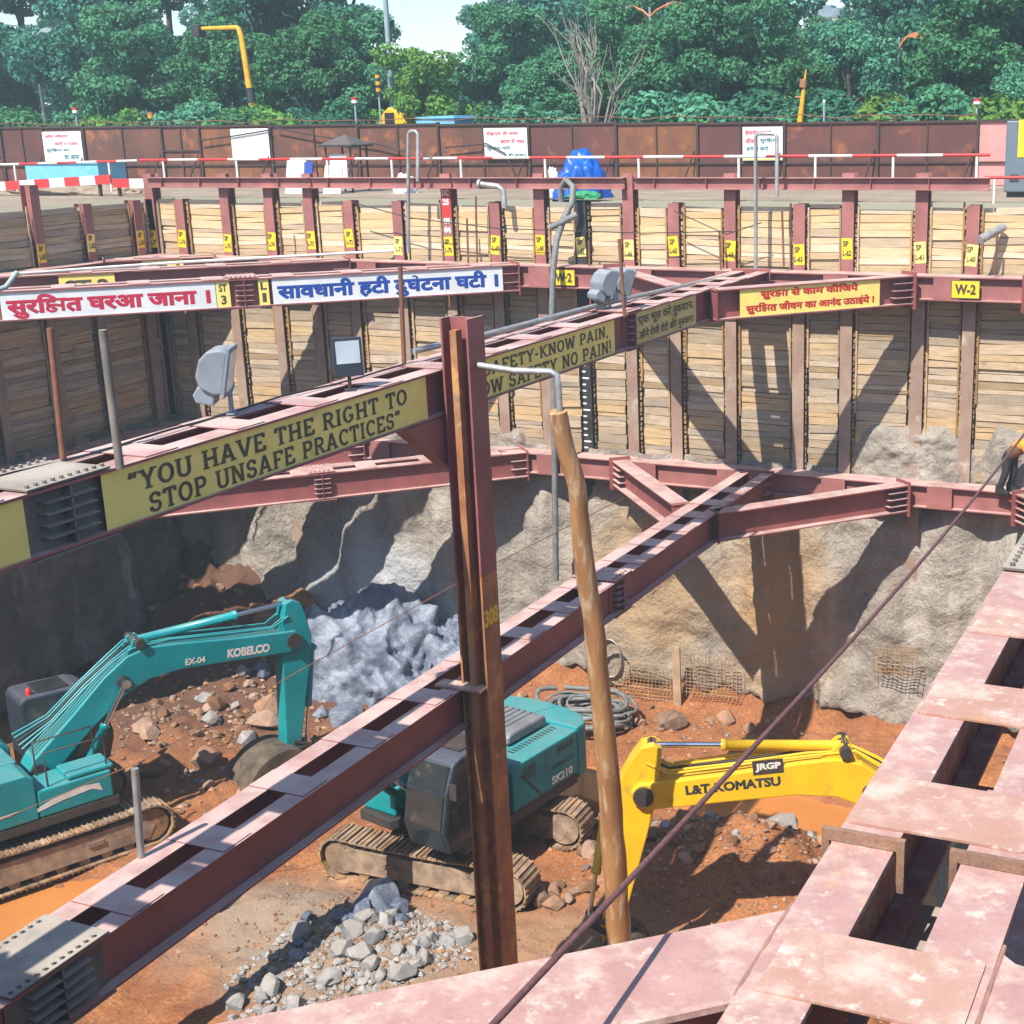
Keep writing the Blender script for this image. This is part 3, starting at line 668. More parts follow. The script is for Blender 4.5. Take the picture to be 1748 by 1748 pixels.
for z, lv in ((ZU, 'upper'), (ZL, 'lower')):
    for xs, nm in ((XS, 'lettered'), (XRS, 'right foreground')):
        if nm == 'lettered':
            la = 'yellow diagonal brace with red Hindi lettering, right of the strut end' if lv == 'upper' else 'maroon lower brace right of the lower strut end, below the yellow lettered one'
            lb = 'pink upper brace left of the far end of the lettered strut' if lv == 'upper' else 'pink lower brace left of the far end of the lower strut'
        else:
            la = '%s brace right of the foreground strut at the far wall, outside the picture' % lv; lb = '%s brace at the right edge of the view against the far waler' % lv
        splay(la, (xs + .43, 25.75, z), (xs + 3.5, 29.3, z), [(.55, 3.85, yellowp, sur)] if (nm == 'lettered' and lv == 'upper') else [])
        splay(lb, (xs - .43, 26.1, z), (xs - 3.35, 29.3, z))
    splay('%s brace from the right foreground strut to the near waler' % lv if lv == 'lower' else 'broad dusty pink brace crossing the bottom of the view', (-1.34, 4.8, z - .003), (-4.06, 2.43, z - .003), m=steel_near, fw=.52, near=True)
    splay('%s brace right of the foreground strut beside the viewer' % lv, (2 * XRS + 1.34, 4.8, z - .003), (2 * XRS + 4.06, 2.43, z - .003), m=steel_near, fw=.52, near=True)
    splay('%s brace from the lettered strut to the near waler at left' % lv, (XS - .43, 4.9, z), (XS - 3.2, 2.3, z))
    splay('%s brace from the lettered strut to the near waler at right' % lv, (XS + .43, 4.9, z), (XS + 3.2, 2.3, z))
# corner struts at 45 degrees
r2 = math.sqrt(.5)
def st3(pl, o, d, up, L, H): paint('lettering', hindi(['सुर', 'ि', 'KSHA', 'त घरआ जाना ।'], .05), inkr, pl, o, d, up, L * .95, .5, x0=.1, y0=.03)
def st3b(pl, o, d, up, L, H): paint('lettering', hindi(['सावधानी हटी दु', 'घ', ('reph', -.1), 'टना घटी ।'], .05), inkb, pl, o, d, up, L * .96, .5, x0=.1, y0=.03)
def two(a, b):
    def f(pl, o, d, up, L, H):
        paint('lettering', text2d(a, .04), inkk, pl, o, d, up, L * .6, .17, x0=L * .2, y0=.36); paint('lettering', text2d(b, .04), inkk, pl, o, d, up, L * .4, .2, x0=L * .3, y0=.09)
    return f
def one(a):
    def f(pl, o, d, up, L, H): paint('lettering', text2d(a, .04), inkk, pl, o, d, up, L * .8, .3, x0=L * .1, y0=.17)
    return f
def corner(off, z, label, xa, xb, panels, splices, bat0=1.0, step=1.5):
    s = V((r2, r2, 0)); c = V((-r2, r2, 0)) * .42
    p0, p1 = V((xa, xa + off, z)) + c, V((xb, xb + off, z)) + c
    L = (p1 - p0).length
    strut('corner_strut', label, p0, p1, 'corner struts at 45 degrees', battens=[b for b in yrange(bat0, L - .5, step)], panels=panels(p0) if panels else (), splices=splices(p0) if splices else ())
def sat(q, z, off):
    return lambda p0: ((pz(q, 0, z) - p0).length)
O3 = 45.75
def s_of(p0, X): return (X - p0.x - .297) / r2
def on(q, y, z=ZU): return pz(q, y, z).x - .0
SX = lambda q, y: pz(q, y, ZU).x
pan3 = lambda p0: [(s_of(p0, SX(-60, 506)), s_of(p0, SX(362, 479.5)), whitep, st3), (s_of(p0, SX(366, 479)), s_of(p0, SX(388, 478)), yellowp, two('ST', '3')),
                   (s_of(p0, SX(440, 475)), s_of(p0, SX(458, 474)), yellowp, two('L', '1')), (s_of(p0, SX(462, 474)), s_of(p0, SX(856, 453.5)), whitep, st3b)]
corner(O3, ZU, 'front corner strut with crimson and blue Hindi lettering on white', -27.3, -16.45, pan3, lambda p0: [(s_of(p0, SX(414, 476.5)), steel, .62)])
corner(O3 + 4.75, ZU, 'second corner strut, tagged ST-2, behind the white lettered one', -27.3, -21.2, lambda p0: [(2.0, 3.2, yellowp, one('ST·2'))], None)
corner(O3 + 9.0, ZU, 'short corner strut deepest in the corner, tagged ST-1', -27.3, -25.4, lambda p0: [(.9, 1.9, yellowp, one('ST-1'))], None, .5, 1.1)
corner(O3, ZL, 'front lower corner strut, maroon, under the white lettered one', -27.3, -16.45, None, lambda p0: [(s_of(p0, pz(540, 812, ZL).x), steel, .6)])
corner(O3 + 4.75, ZL, 'second lower corner strut in the shade behind the front one', -27.3, -21.2, None, None)
corner(O3 + 9.0, ZL, 'short lower corner strut deepest in the corner', -27.3, -25.4, None, None, .5, 1.1)
# walers round the pit
def waler(label, p0, p1, signs=(), H=.5, m=None):
    m = m or steel_wall
    p0, p1 = V(p0), V(p1); L = (p1 - p0).length; d = (p1 - p0) / L; up = V((0, 0, 1)); side = d.cross(up)
    t = thing('waler_beam', (p0 + p1) / 2 - up * H, label, 'steel beam', 'waler beams round the pit')
    for c in (-.14, .14):
        mb = MB(); mb.ibeam(p0 + side * c, p1 + side * c, .27, H, .026, .018); mb.build('i_beam', m, t)
    mb = MB(); s = 1.0
    while s < L - .5:
        mb.bar(p0 + d * s, p0 + d * (s + .55), .265, .277, -H + .03, -.03); s += 1.9 + (s * 7 % 1.1)
    mb.build('cover_plate', m, t)
    for k, s in enumerate(signs):
        mb = MB(); mb.bar(p0 + d * (s - .3), p0 + d * (s + .3), .279, .285, -H + .06, -.06); q = mb.build('number_sign', yellowt, t)
        o = p0 + d * (s - .3) + side * .285 - up * H
        mb = MB()
        for a, b, c_, e in ((0, .6, .06, .075), (0, .6, H - .075, H - .06), (0, .015, .0755, H - .0755), (.585, .6, .0755, H - .0755)):
            mb.bar(o + d * a, o + d * b, 0, .002, c_, e)
        mb.build('border', inkk, q)
        paint('lettering', text2d('W-2' if k else 'W·2', .05), inkk, q, o, d, up, .44, .22, x0=.08, y0=.14)
    return t
YW = 29.58
waler('upper waler along the back wall with yellow W-2 signs', (XL + .6, YW, ZU - .02), (XR - .1, YW, ZU - .02), [py(962, 475, 29.3).x - XL - .6, py(1648, 495, 29.3).x - XL - .6])
waler('lower waler along the back wall, above the sprayed concrete', (XL + .6, YW, ZL - .02), (XR - .1, YW, ZL - .02))
waler('upper waler along the shaded left wall', (XL + .35, YN + .3, ZU - .02), (XL + .35, YB - .1, ZU - .02))
waler('lower waler along the shaded left wall', (XL + .35, YN + .3, ZL - .02), (XL + .35, YB - .1, ZL - .02))
waler('upper waler on the near side, below the viewer', (XR - .1, 1.7, ZU - .02), (XL + .6, 1.7, ZU - .02))
waler('lower waler on the near side, far below the viewer', (XR - .1, 1.7, ZL - .02), (XL + .6, 1.7, ZL - .02))
mb = MB()
for a, b, m_ in ((252, 530, 0), (533, 770, 0), (773, 1066, 0), (1084, 1690, 0)):
    pa, pb = py(a, 305, 29.75), py(b, 304, 29.75); pa.z = pb.z = .535
    mb = MB(); mb.ibeam(pa, pb, .2, .26, .02, .014)
    for k in range(int((pb - pa).length / 1.25)):
        q = pa + V((1.25 * k + .5, 0, 0)); mb.bar(q, q + V((.012, 0, 0)), -.09, .09, -.24, -.02)
    tag(mb.build('edge_beam', steel_wall), {252: 'pink edge beam on top of the wall, at the left corner', 533: 'pink edge beam on the wall top behind the white pipe frame', 773: 'pink edge beam on the wall top in front of the blue tarpaulin', 1084: 'longest pink edge beam on the wall top, at right'}[a], 'steel beam', 'edge beams on the wall top')
# king post and log
kp = thing('king_post', (-9.95, 16.12, FZ), 'tall H section king post, maroon above and rusty brown below', 'steel column')
KT = px(790, 540, -9.95).z
def hsec(mb, z0, z1, w=.42, d=.42, mi=0):
    for a in (-1, 1): mb.bar((-9.95 + a * (w / 2 - .015), 16.12 - d / 2, 0), (-9.95 + a * (w / 2 - .015), 16.12 + d / 2, 0), -.015, .015, z0, z1, mi=mi)
    mb.bar((-9.95 - w / 2 + .03, 16.12, 0), (-9.95 + w / 2 - .03, 16.12, 0), -.012, .012, z0, z1, mi=mi)
mb = MB(); hsec(mb, -4.3, KT); mb.build('upper_section', steel, kp)
mb = MB(); hsec(mb, FZ - .3, -4.3); mb.build('lower_section', ruststeel, kp)
mb = MB(); mb.bar((-9.95 - .17, 16.0, 0), (-9.95 + .17, 16.0, 0), -.02, .02, FZ, -6.0); mb.bar((-9.94, 15.86, 0), (-9.94, 16.0, 0), -.05, .05, FZ, KT - .15)
mb.build('stiffener', ruststeel, kp)
paint('lettering', text2d('308', .05), yellowt, kp, (-9.74, 15.93, -5.05), (0, 1, 0), (0, 0, 1), .36, .26)
mb = MB(); mb.prism([(0, 0), (1.2, 0), (1.2, -.75), (1.05, -.75)], (-10.3, 15.0, ZU - .64), (0, 1, 0), (0, 0, 1), -.1, .1); mb.build('seat_bracket', steel, kp)
mb = MB(); mb.bar((-10.5, 15.85, ZL + .016), (-9.75, 15.85, ZL + .016), -.12, .12, 0, .03); mb.build('tie_plate', steel_plate, kp)
pts = [py(a, b, 16.3 + (b - 705) / 905 * 1.9) for a, b in ((953, 702), (968, 770), (985, 830), (993, 930), (1012, 1060), (1030, 1230), (1046, 1420), (1058, 1610))]
pts.append(pts[-1] + (pts[-1] - pts[-2]).normalized() * 1.6); rr = [.125, .13, .13, .14, .15, .165, .185, .2, .2]
den, dr = [], []
for i in range(len(pts) - 1):
    for k in range(5):
        t_ = k / 5; p = pts[i].lerp(pts[i + 1], t_); den.append(p + V((fbm(p.z * .7, 1, 1), fbm(p.z * .7, 5, 1), 0)) * .03); dr.append((rr[i] + (rr[i + 1] - rr[i]) * t_) * (1 + .1 * fbm(p.z * 1.9, 2, 2)))
mb = MB(); mb.tube(den, dr, 14)
tag(mb.build('log_pole', polewood), 'peeled leaning tree trunk standing on end beside the king post', 'log')

# ================================================================== EXCAVATORS
def rot2(p, a): return (p[0] * math.cos(a) - p[1] * math.sin(a), p[0] * math.sin(a) + p[1] * math.cos(a))
def excavator(name, label, pos, head, track_head, paintm, boom_a, arm_a, bucket_a, texts, lamp=True, bucket_flip=1, bd=1.0):
    t = thing(name, pos, label, 'excavator', None, head); X, Y, Z = V((1, 0, 0)), V((0, 1, 0)), V((0, 0, 1)); EZ = V((1, 0, 0))
    def side(poly, y0, y1, nm, m, par=t, bev=.03):          # outline in x,z, thick from y0 to y1
        mb = MB(); mb.prism(poly, (0, 0, 0), X, Z, -y1, -y0); return mb.build(nm, m, par, False, bevel=bev)
    def box(x0, x1, y0, y1, z0, z1, nm, m, par=t, bev=.04):
        mb = MB(); mb.box(x0, x1, y0, y1, z0, z1); return mb.build(nm, m, par, False, bevel=bev)
    # tracks (turned against the house)
    ta = track_head - head; c_, s_ = math.cos(ta), math.sin(ta)
    def tr(p): return (p[0] * c_ - p[1] * s_, p[0] * s_ + p[1] * c_, p[2])
    for sg in (-1, 1):
        yc = sg * 1.19; mb = MB(); R_, hl = .43, 1.76; per = 4 * hl + 2 * math.pi * R_; n = 46
        def loop(s):
            s %= per
            if s < 2 * hl: return (-hl + s, R_ * 2 + .02 - .05 * math.sin(math.pi * s / (2 * hl))), 0
            s -= 2 * hl
            if s < math.pi * R_: a = math.pi / 2 - s / R_; return (hl + R_ * math.cos(a), R_ + .02 + R_ * math.sin(a)), a - math.pi / 2
            s -= math.pi * R_
            if s < 2 * hl: return (hl - s, .02), math.pi
            s -= 2 * hl; a = -math.pi / 2 - s / R_; return (-hl + R_ * math.cos(a), R_ + .02 + R_ * math.sin(a)), a - math.pi / 2
        for k in range(n):
            (cx, cz), a = loop(per * k / n); u = V((math.cos(a), 0, math.sin(a))); nn = V((-math.sin(a), 0, math.cos(a))); o = V((cx, yc, cz))
            b0 = len(mb.v); hw = per / n / 2 - .008
            mb.bar(o - u * hw, o + u * hw, -.3, .3, -.045, -.012, nn); mb.bar(o - u * hw, o - u * (hw - .03), -.3, .3, -.012, .018, nn); mb.bar(o + u * .01, o + u * .035, -.3, .3, -.012, .012, nn)
        mb.v = [tr(p) for p in mb.v]; tk = mb.build('track', trackm, t, False)
        mb = MB(); o = V((0, yc, 0))
        mb.prism([(-1.72, .2), (1.68, .2), (1.82, .42), (1.6, .66), (-1.6, .66), (-1.86, .42)], (0, yc, 0), X, Z, -.24, .24)
        for xx in (-1.76, 1.76): mb.tube([(xx, yc - .23, .45), (xx, yc + .23, .45)], .33, 18)
        for k in range(7): mb.tube([(-1.3 + .43 * k, yc - .2, .16), (-1.3 + .43 * k, yc + .2, .16)], .11, 10)
        for k in range(2): mb.tube([(-.6 + 1.2 * k, yc - .12, .74), (-.6 + 1.2 * k, yc + .12, .74)], .08, 10)
        mb.box(.5, .8, yc + sg * .25 - .02, yc + sg * .25 + .02, .42, .5)
        mb.v = [tr(p) for p in mb.v]; mb.build('track_frame', trackm, tk, False)
    mb = MB(); mb.prism([(-.9, -.95), (.9, -.95), (1.0, 0), (.9, .95), (-.9, .95), (-1.0, 0)], (0, 0, .5), X, Y, 0, .4); mb.v = [tr(p) for p in mb.v]; mb.tube([(0, 0, .88), (0, 0, 1.08)], .62, 24)
    mb.build('undercarriage', blackm, t, False)
    # house
    mb = MB(); mb.prism([(-2.1, -1.33), (1.25, -1.33), (1.3, -.5), (1.0, -.3), (1.0, .3), (1.3, .4), (1.3, 1.33), (-2.1, 1.33)], (0, 0, 1.06), X, Y, 0, .2); mb.build('deck', blackm, t, False, bevel=.02)
    side([(-2.1, 1.27), (-.25, 1.27), (-.25, 2.1), (-.4, 2.2), (-2.1, 2.2)], -1.34, -.55, 'engine_cover', paintm)
    ec = side([(-2.1, 1.27), (-.1, 1.27), (-.1, 2.06), (-.25, 2.2), (-2.1, 2.2)], .55, 1.34, 'engine_cover', paintm)
    side([(-2.1, 1.27), (-.3, 1.27), (-.3, 2.2), (-2.1, 2.24)], -.54, .54, 'engine_cover', paintm)
    box(-.24, 1.15, -1.33, -.5, 1.27, 1.82, 'tank_box', paintm); box(.35, 1.22, -1.3, -.62, 1.83, 1.93, 'tool_box_lid', paintm)
    mb = MB(); pl = [(-2.1, 1.34), (-2.45, 1.3), (-2.72, 1.02), (-2.85, .5), (-2.88, 0), (-2.85, -.5), (-2.72, -1.02), (-2.45, -1.3), (-2.1, -1.34)]
    mb.prism(pl, (0, 0, 1.12), X, Y, 0, 1.12); mb.build('counterweight', paintm, t, False, bevel=.06)
    hood = side([(-1.95, 2.24), (-.75, 2.24), (-.75, 2.4), (-.85, 2.46), (-1.85, 2.46), (-1.95, 2.4)], -.62, .72, 'engine_hood', hoodm, bev=.05)
    mb = MB()
    for k in range(7): mb.bar((-1.85, -.5 + .15 * k, 2.46), (-.85, -.5 + .15 * k, 2.46), -.03, .03, 0, .02)
    mb.build('hood_ribs', hoodm, hood, False)
    mb = MB()
    for k in range(8): mb.box(-1.95 + .07 * k, -1.92 + .07 * k, 1.341, 1.347, 1.95, 2.12)
    for k in range(5): mb.box(-.75 + .08 * k, -.71 + .08 * k, 1.341, 1.347, 1.8, 2.08)
    for k in range(14): mb.box(-1.95 + .1 * k, -1.91 + .1 * k, .8, .95, 2.201, 2.206)
    mb.build('vent_grille', blackm, ec, False)
    mb = MB(); mb.box(-1.06, -1.045, 1.341, 1.346, 1.3, 2.15); mb.box(-2.0, -.15, 1.341, 1.344, 1.27, 1.31); mb.prism([(-.95, 1.3), (-.9, 1.3), (-.3, 1.95), (-.38, 1.95)], (0, 1.343, 0), V((1, 0, 0)), Z, 0, -.004)
    mb.build('door_seam', blackm, ec, False)
    mb = MB(); mb.tube([(-.5, .35, 2.2), (-.5, .35, 2.62), (-.56, .35, 2.72)], .07, 10); mb.build('exhaust_pipe', blackm, t, False)
    # cab
    cp = [(.15, 1.27), (1.72, 1.27), (1.86, 1.75), (1.72, 2.45), (1.5, 2.92), (1.3, 2.99), (.25, 3.02), (.15, 2.9)]
    cab = side(cp, .4, 1.36, 'cab', cabm, bev=.05)
    for y_, sgn in ((1.362, 1), (.398, -1)):
        mb = MB()
        for pol in ([(.95, 1.42), (1.66, 1.4), (1.78, 1.75), (1.65, 2.42), (1.46, 2.84), (.95, 2.88)], [(.27, 2.0), (.86, 1.95), (.86, 2.88), (.3, 2.9)]):
            mb = MB(); mb.prism(pol, (0, y_, 0), X, Z, -.012 if sgn > 0 else .0, .0 if sgn > 0 else .012); mb.build('side_window', glassm, cab, False)
    for (a, b) in (((1.735, 1.33), (1.855, 1.72)), ((1.865, 1.79), (1.745, 2.4)), ((1.72, 2.47), (1.53, 2.88))):
        a_, b_ = V((a[0], 0, a[1])), V((b[0], 0, b[1])); mb = MB(); mb.bar(a_, b_, .46, 1.3, .0, .014, (1, 0, .1)); mb.build('front_window', glassm, cab, False)
    mb = MB(); mb.box(.55, 1.15, .55, 1.2, 3.012, 3.026); mb.build('roof_hatch', glassm, cab, False)
    if lamp:
        mb = MB(); mb.tube([(.4, .6, 3.0), (.4, .6, 3.05), (.4, .6, 3.13), (.4, .6, 3.16)], [.06, .06, .055, .02], 10); mb.build('beacon', redm, cab, False)
    mb = MB(); mb.tube([(1.6, 1.36, 2.5), (1.75, 1.5, 2.55)], .012, 6); mb.box(1.72, 1.76, 1.46, 1.62, 2.4, 2.7); mb.build('mirror', blackm, cab, False)
    mb = MB()
    for a in (-1.25, -.6): mb.tube([(1.1, a, 1.8), (1.1, a, 2.5), (.0, a, 2.5), (0, a, 1.8)], .02, 6)
    mb.build('handrail', blackm, t, False)
    # boom
    F_ = (.12, 1.78); yb = -.08; hw = .27
    def B(u, v): q = rot2((u, v), boom_a); return (F_[0] + q[0], F_[1] + q[1])
    bo = [(-.2, .05), (-.08, -.2), (.2, -.22), (1.2, .3), (2.0, .62), (2.55, .7), (3.2, .58), (4.4, .16), (5.45, -.22), (5.72, -.2), (5.84, .0), (5.74, .18), (5.5, .26), (4.4, .68), (3.3, 1.14), (2.75, 1.34), (2.3, 1.36), (1.75, 1.16), (.9, .7), (0, .25)]
    boom = side([B(*p) for p in bo], yb - hw, yb + hw, 'boom', paintm, bev=.025)
    mb = MB()
    for (u, v), r_ in (((2.05, .92), .13), ((5.62, .0), .17), ((0, 0), .16), ((2.62, 1.5), .1)):
        q = B(u, v); mb.tube([(q[0], yb - hw - .06, q[1]), (q[0], yb + hw + .06, q[1])], r_, 14)
    mb.build('pivot_pin', blackm, boom, False)
    mb = MB(); pr = [B(2.3, 1.3), B(3.0, 1.2), B(2.72, 1.58), B(2.56, 1.6)]
    for a in (-.2, .12): mb.prism(pr, (0, yb, 0), X, Z, a, a + .08)
    mb.build('cylinder_bracket', paintm, boom, False)
    for k in range(5):
        yy = yb - .2 + .1 * k; mb = MB()
        P_ = [B(-.1, .55 + .05 * k), B(.6, .78), B(1.4, 1.14), B(2.0, 1.36), B(2.45, 1.45 + .02 * k), B(3.2, 1.27), B(4.4, .8), B(5.3, .45), B(5.7, .55)]
        mb.tube([(q[0], yy + .02 * math.sin(3 * i + k), q[1]) for i, q in enumerate(P_)], .022, 6); mb.build('hydraulic_hose', [paintm, paintm, blackrub][k % 3], boom, False)
    # arm
    T_ = B(5.62, 0); du = (math.cos(arm_a), math.sin(arm_a)); dv = (-du[1], du[0])
    def A(u, v): return (T_[0] + du[0] * u + dv[0] * v, T_[1] + du[1] * u + dv[1] * v)
    ar = [(-.88, .0), (-.8, .2), (-.5, .33), (.0, .47), (.35, .45), (2.7, .17), (2.88, .08), (2.88, -.08), (2.7, -.14), (.4, -.22), (-.05, -.24), (-.3, -.2), (-.82, -.14)]
    arm = side([A(*p) for p in ar], yb - .2, yb + .2, 'arm', paintm, bev=.02)
    def cyl(nm, p, q, frac, r, y0):
        p3, q3 = V((p[0], y0, p[1])), V((q[0], y0, q[1])); m_ = p3.lerp(q3, frac); d = (q3 - p3).normalized()
        mb = MB(); mb.tube([p3, m_ - d * .08, m_ - d * .08, m_], [r, r, r * 1.15, r * 1.15], 14); mb.tube([p3 + Y * .1, p3 - Y * .1], r * 1.1, 12); c = mb.build(nm, paintm, t, False)
        mb = MB(); mb.tube([m_, q3], r * .55, 12); mb.tube([q3 + Y * .1, q3 - Y * .1], r * 1.05, 12); mb.build('piston_rod', chrome, c, False)
    cyl('arm_cylinder', B(2.62, 1.5), A(-.8, .03), .64, .09, yb)
    bb = B(2.05, .92)
    for s_y in (-1, 1): cyl('boom_cylinder', (.72, 1.28), bb, .6, .085, yb + s_y * (hw + .12))
    LK, BP = A(2.5, .42), A(2.8, 0)
    cyl('bucket_cylinder', A(.3, .55), LK, .62, .075, yb)
    e1 = (math.cos(bucket_a), math.sin(bucket_a)); e2 = (-e1[1] * bucket_flip * bd, e1[0] * bucket_flip * bd)
    def K(a, b): return (BP[0] + e1[0] * a + e2[0] * b, BP[1] + e1[1] * a + e2[1] * b)
    lp = K(-.12, .42)
    for yy in (-.22, .22):
        mb = MB(); mb.tube([(LK[0], yb + yy, LK[1]), (lp[0], yb + yy, lp[1])], .05, 8); mb.build('bucket_link', blackm, t, False)
        q = A(2.35, .02); mb = MB(); mb.tube([(LK[0], yb + yy, LK[1]), (q[0], yb + yy, q[1])], .045, 8); mb.build('bucket_link', blackm, t, False)
    path = [(-.12, .1), (-.2, .42), (.02, .75), (.38, .92), (.78, .82), (1.1, .5), (1.32, .12)]
    pp_ = []
    for i in range(len(path) - 1):
        p0_, p1_, p2_, p3_ = path[max(i - 1, 0)], path[i], path[i + 1], path[min(i + 2, len(path) - 1)]
        for k in range(4):
            q_ = k / 4; pp_.append(tuple(.5 * (2 * p1_[c] + (p2_[c] - p0_[c]) * q_ + (2 * p0_[c] - 5 * p1_[c] + 4 * p2_[c] - p3_[c]) * q_ ** 2 + (3 * p1_[c] - p0_[c] - 3 * p2_[c] + p3_[c]) * q_ ** 3) for c in (0, 1)))
    path = pp_ + [path[-1]]
    mb = MB(); inner = [(p[0] * .94 + .04, p[1] * .93) for p in path]
    mb.prism([K(*p) for p in path] + [K(*p) for p in reversed(inner)], (0, yb, 0), X, Z, -.52, .52)
    for yy in (-.55, .52): mb.prism([K(*p) for p in path] + [K(.9, .08), K(.2, -.05)], (0, yb, 0), X, Z, yy, yy + .03)
    for yy in (-.25, .19): mb.prism([K(-.14, -.1), K(.14, -.08), K(.1, .3), K(-.1, .5), K(-.24, .4)], (0, yb, 0), X, Z, yy, yy + .06)
    bk = mb.build('bucket', bucketm, t, False)
    for k in range(5):
        yy = yb - .46 + .23 * k; a, b = K(1.28, .2), K(1.5, -.08); mb = MB(); mb.bar((a[0], yy, a[1]), (b[0], yy, b[1]), -.05, .05, -.04, .04, (0, 1, 0)); mb.build('tooth', steel_plate if k else galv, bk, False)
    # lettering on the boom
    for body, u, v, hgt, wd, ink, face, bold, par in texts:
        if par == 'boom':
            ang = boom_a - RAD(19.6); o = B(u, v)
            if face < 0: ex, o3 = V((math.cos(ang), 0, math.sin(ang))), V((o[0], yb - hw - .002, o[1]))
            else: ex, o3 = V((-math.cos(ang), 0, -math.sin(ang))), V((o[0], yb + hw + .002, o[1]))
            ey = V((-math.sin(ang), 0, math.cos(ang)))
            if body.startswith('['):
                body = body[1:]; mb = MB(); mb.prism([(-.04, -.05), (wd + .04, -.05), (wd + .04, hgt + .05), (-.04, hgt + .05)], o3, ex, ey, 0, .003); mb.build('name_plate', blackm, boom, False); o3 = o3 + ex.cross(ey) * .003
            paint('lettering', text2d(body, bold), ink, boom, o3, ex, ey, wd, hgt, world=False)
        elif par == 'left': paint('lettering', text2d(body, bold), ink, ec, V((u, 1.344, v)), V((-1, 0, 0)), Z, wd, hgt, world=False)
        elif par == 'swoosh':
            mb = MB(); mb.prism([(-.6, 1.35), (.2, 1.5), (.75, 1.55), (.95, 1.45), (.9, 1.62), (.6, 1.66), (.0, 1.58)], (0, -1.332, 0), X, Z, 0, .004); mb.build('swoosh_decal', whitem, t, False)
            mb = MB(); mb.prism([(-1.6, 1.5), (-.75, 1.5), (-.6, 1.55), (-1.6, 1.53)], (0, -1.342, 0), X, Z, 0, .004); mb.build('swoosh_decal', whitem, t, False)
    return t
hL = math.atan2(.90, .43)
excavator('excavator', 'teal excavator at left, arm hanging straight down before the rock', (-21.7, 18.25, FZ - .02), hL, hL, teal, RAD(13), RAD(-95), RAD(-163),
          [('KOBELCO', 4.15, .33, .2, .95, whitem, -1, .06, 'boom'), ('EX-04', 3.3, .62, .14, .42, whitem, -1, .03, 'boom'), ('', 0, 0, 0, 0, None, 0, 0, 'swoosh')], bucket_flip=-1, bd=.62)
excavator('excavator', 'teal excavator with dark cab, in the middle, half hidden behind the king post', (-13.65, 20.95, FZ - .02), math.atan2(-.985, -.17), RAD(182), teal, RAD(3), RAD(-4), RAD(-40),
          [('SK210', -1.25, 1.36, .17, .66, whitem, 1, .05, 'left'), ('KOBELCO', -1.25, 1.66, .1, .7, darksteel, 1, .03, 'left')], lamp=False)
hY = math.atan2(-.42, -.91)
yt = V((-8.94, 19.0, FZ))
ypos = V((-8.94 + .93 * 5.62, 19.0 + .40 * 5.62, FZ - .02))
hY = math.atan2(-.40, -.93)
excavator('excavator', 'yellow excavator at right with its boom lowered over the orange puddle', tuple(ypos), hY, hY + .2, yelp, RAD(14.5), RAD(-77), RAD(-62),
          [('L&T-KOMATSU', 4.95, .18, .17, 1.55, darksteel, 1, .05, 'boom'), ('[JRGP', 3.95, .83, .15, .42, whitem, 1, .05, 'boom')], bucket_flip=-1)

# ================================================================== THINGS ON THE STEEL
# saddle brackets over the flanges of the foreground strut, gusset
for xc, wd, lab in ((XRS - .29, .3, 'rusty saddle bracket over the left beam of the foreground strut'), (XRS + .29, .3, 'rusty saddle bracket over the right beam of the foreground strut')):
    y = 5.52; mb = MB(); mb.prism([(-.19, -.2), (-.155, -.2), (-.155, .002), (.155, .002), (.155, -.2), (.19, -.2), (.19, .055), (-.19, .055)], (xc, y, ZU + .002), (1, 0, 0), (0, 0, 1), -.016, .016)
    tag(mb.build('saddle_bracket', bracketm), lab, 'steel bracket', 'saddle brackets on the foreground strut')
mb = MB(); mb.prism([(0, 0), (.55, -.1), (.62, -.62), (.25, -.8), (0, -.5)], (XRS + .47, 4.85, ZU - .012), (1, 0, 0), (0, 1, 0), -.01, .006)
tag(mb.build('gusset_plate', mudsteel), 'muddy grey gusset plate at the lower right corner of the view', 'steel plate')
# flood lights
def floodlight(p, rz, label, body_m, kind, tilt, sc=.8):
    t = thing('floodlight', p, label, 'floodlight', None, rz); t.scale = (sc, sc, sc)
    mb = MB(); mb.tube([(0, 0, 0), (0, 0, .3)], .035, 8); mb.box(-.1, .1, -.06, .06, 0, .02)
    mb.tube([(-.24, 0, .62), (-.26, 0, .36), (-.1, 0, .3), (.1, 0, .3), (.26, 0, .36), (.24, 0, .62)], .018, 6); mb.build('stand', body_m, t, False)
    R_ = Matrix.Rotation(tilt, 4, 'X')
    def tf(mb): mb.v = [tuple(R_ @ V(q) + V((0, 0, .62))) for q in mb.v]
    if kind == 'round':
        pr = [(-.02, -.3), (.1, -.33), (.3, -.27), (.38, -.12), (.36, .12), (.26, .27), (.08, .33), (-.02, .3)]
        mb = MB(); mb.prism(pr, (0, 0, 0), (0, 1, 0), (0, 0, 1), -.27, .27); tf(mb); h = mb.build('housing', body_m, t, False, bevel=.03)
        mb = MB(); mb.prism([(.1, -.5), (.34, -.5), (.4, -.4), (.34, -.26), (.1, -.32)], (0, 0, 0), (0, 1, 0), (0, 0, 1), -.2, .2); tf(mb); mb.build('gear_box', body_m, t, False, bevel=.02)
    else:
        mb = MB(); mb.prism([(0, -.34), (.06, -.36), (.3, -.18), (.34, .1), (.1, .34), (0, .34)], (0, 0, 0), (0, 1, 0), (0, 0, 1), -.25, .25); tf(mb); h = mb.build('housing', body_m, t, False, bevel=.02)
    mb = MB(); mb.box(-.27, .27, -.045, 0, -.36, .36); tf(mb); mb.build('front_frame', cabm if kind != 'round' else body_m, t, False, bevel=.01)
    mb = MB(); mb.box(-.22, .22, -.056, -.047, -.12 if kind != 'round' else -.3, .3); tf(mb); mb.build('lens', lens, t, False)
    return t
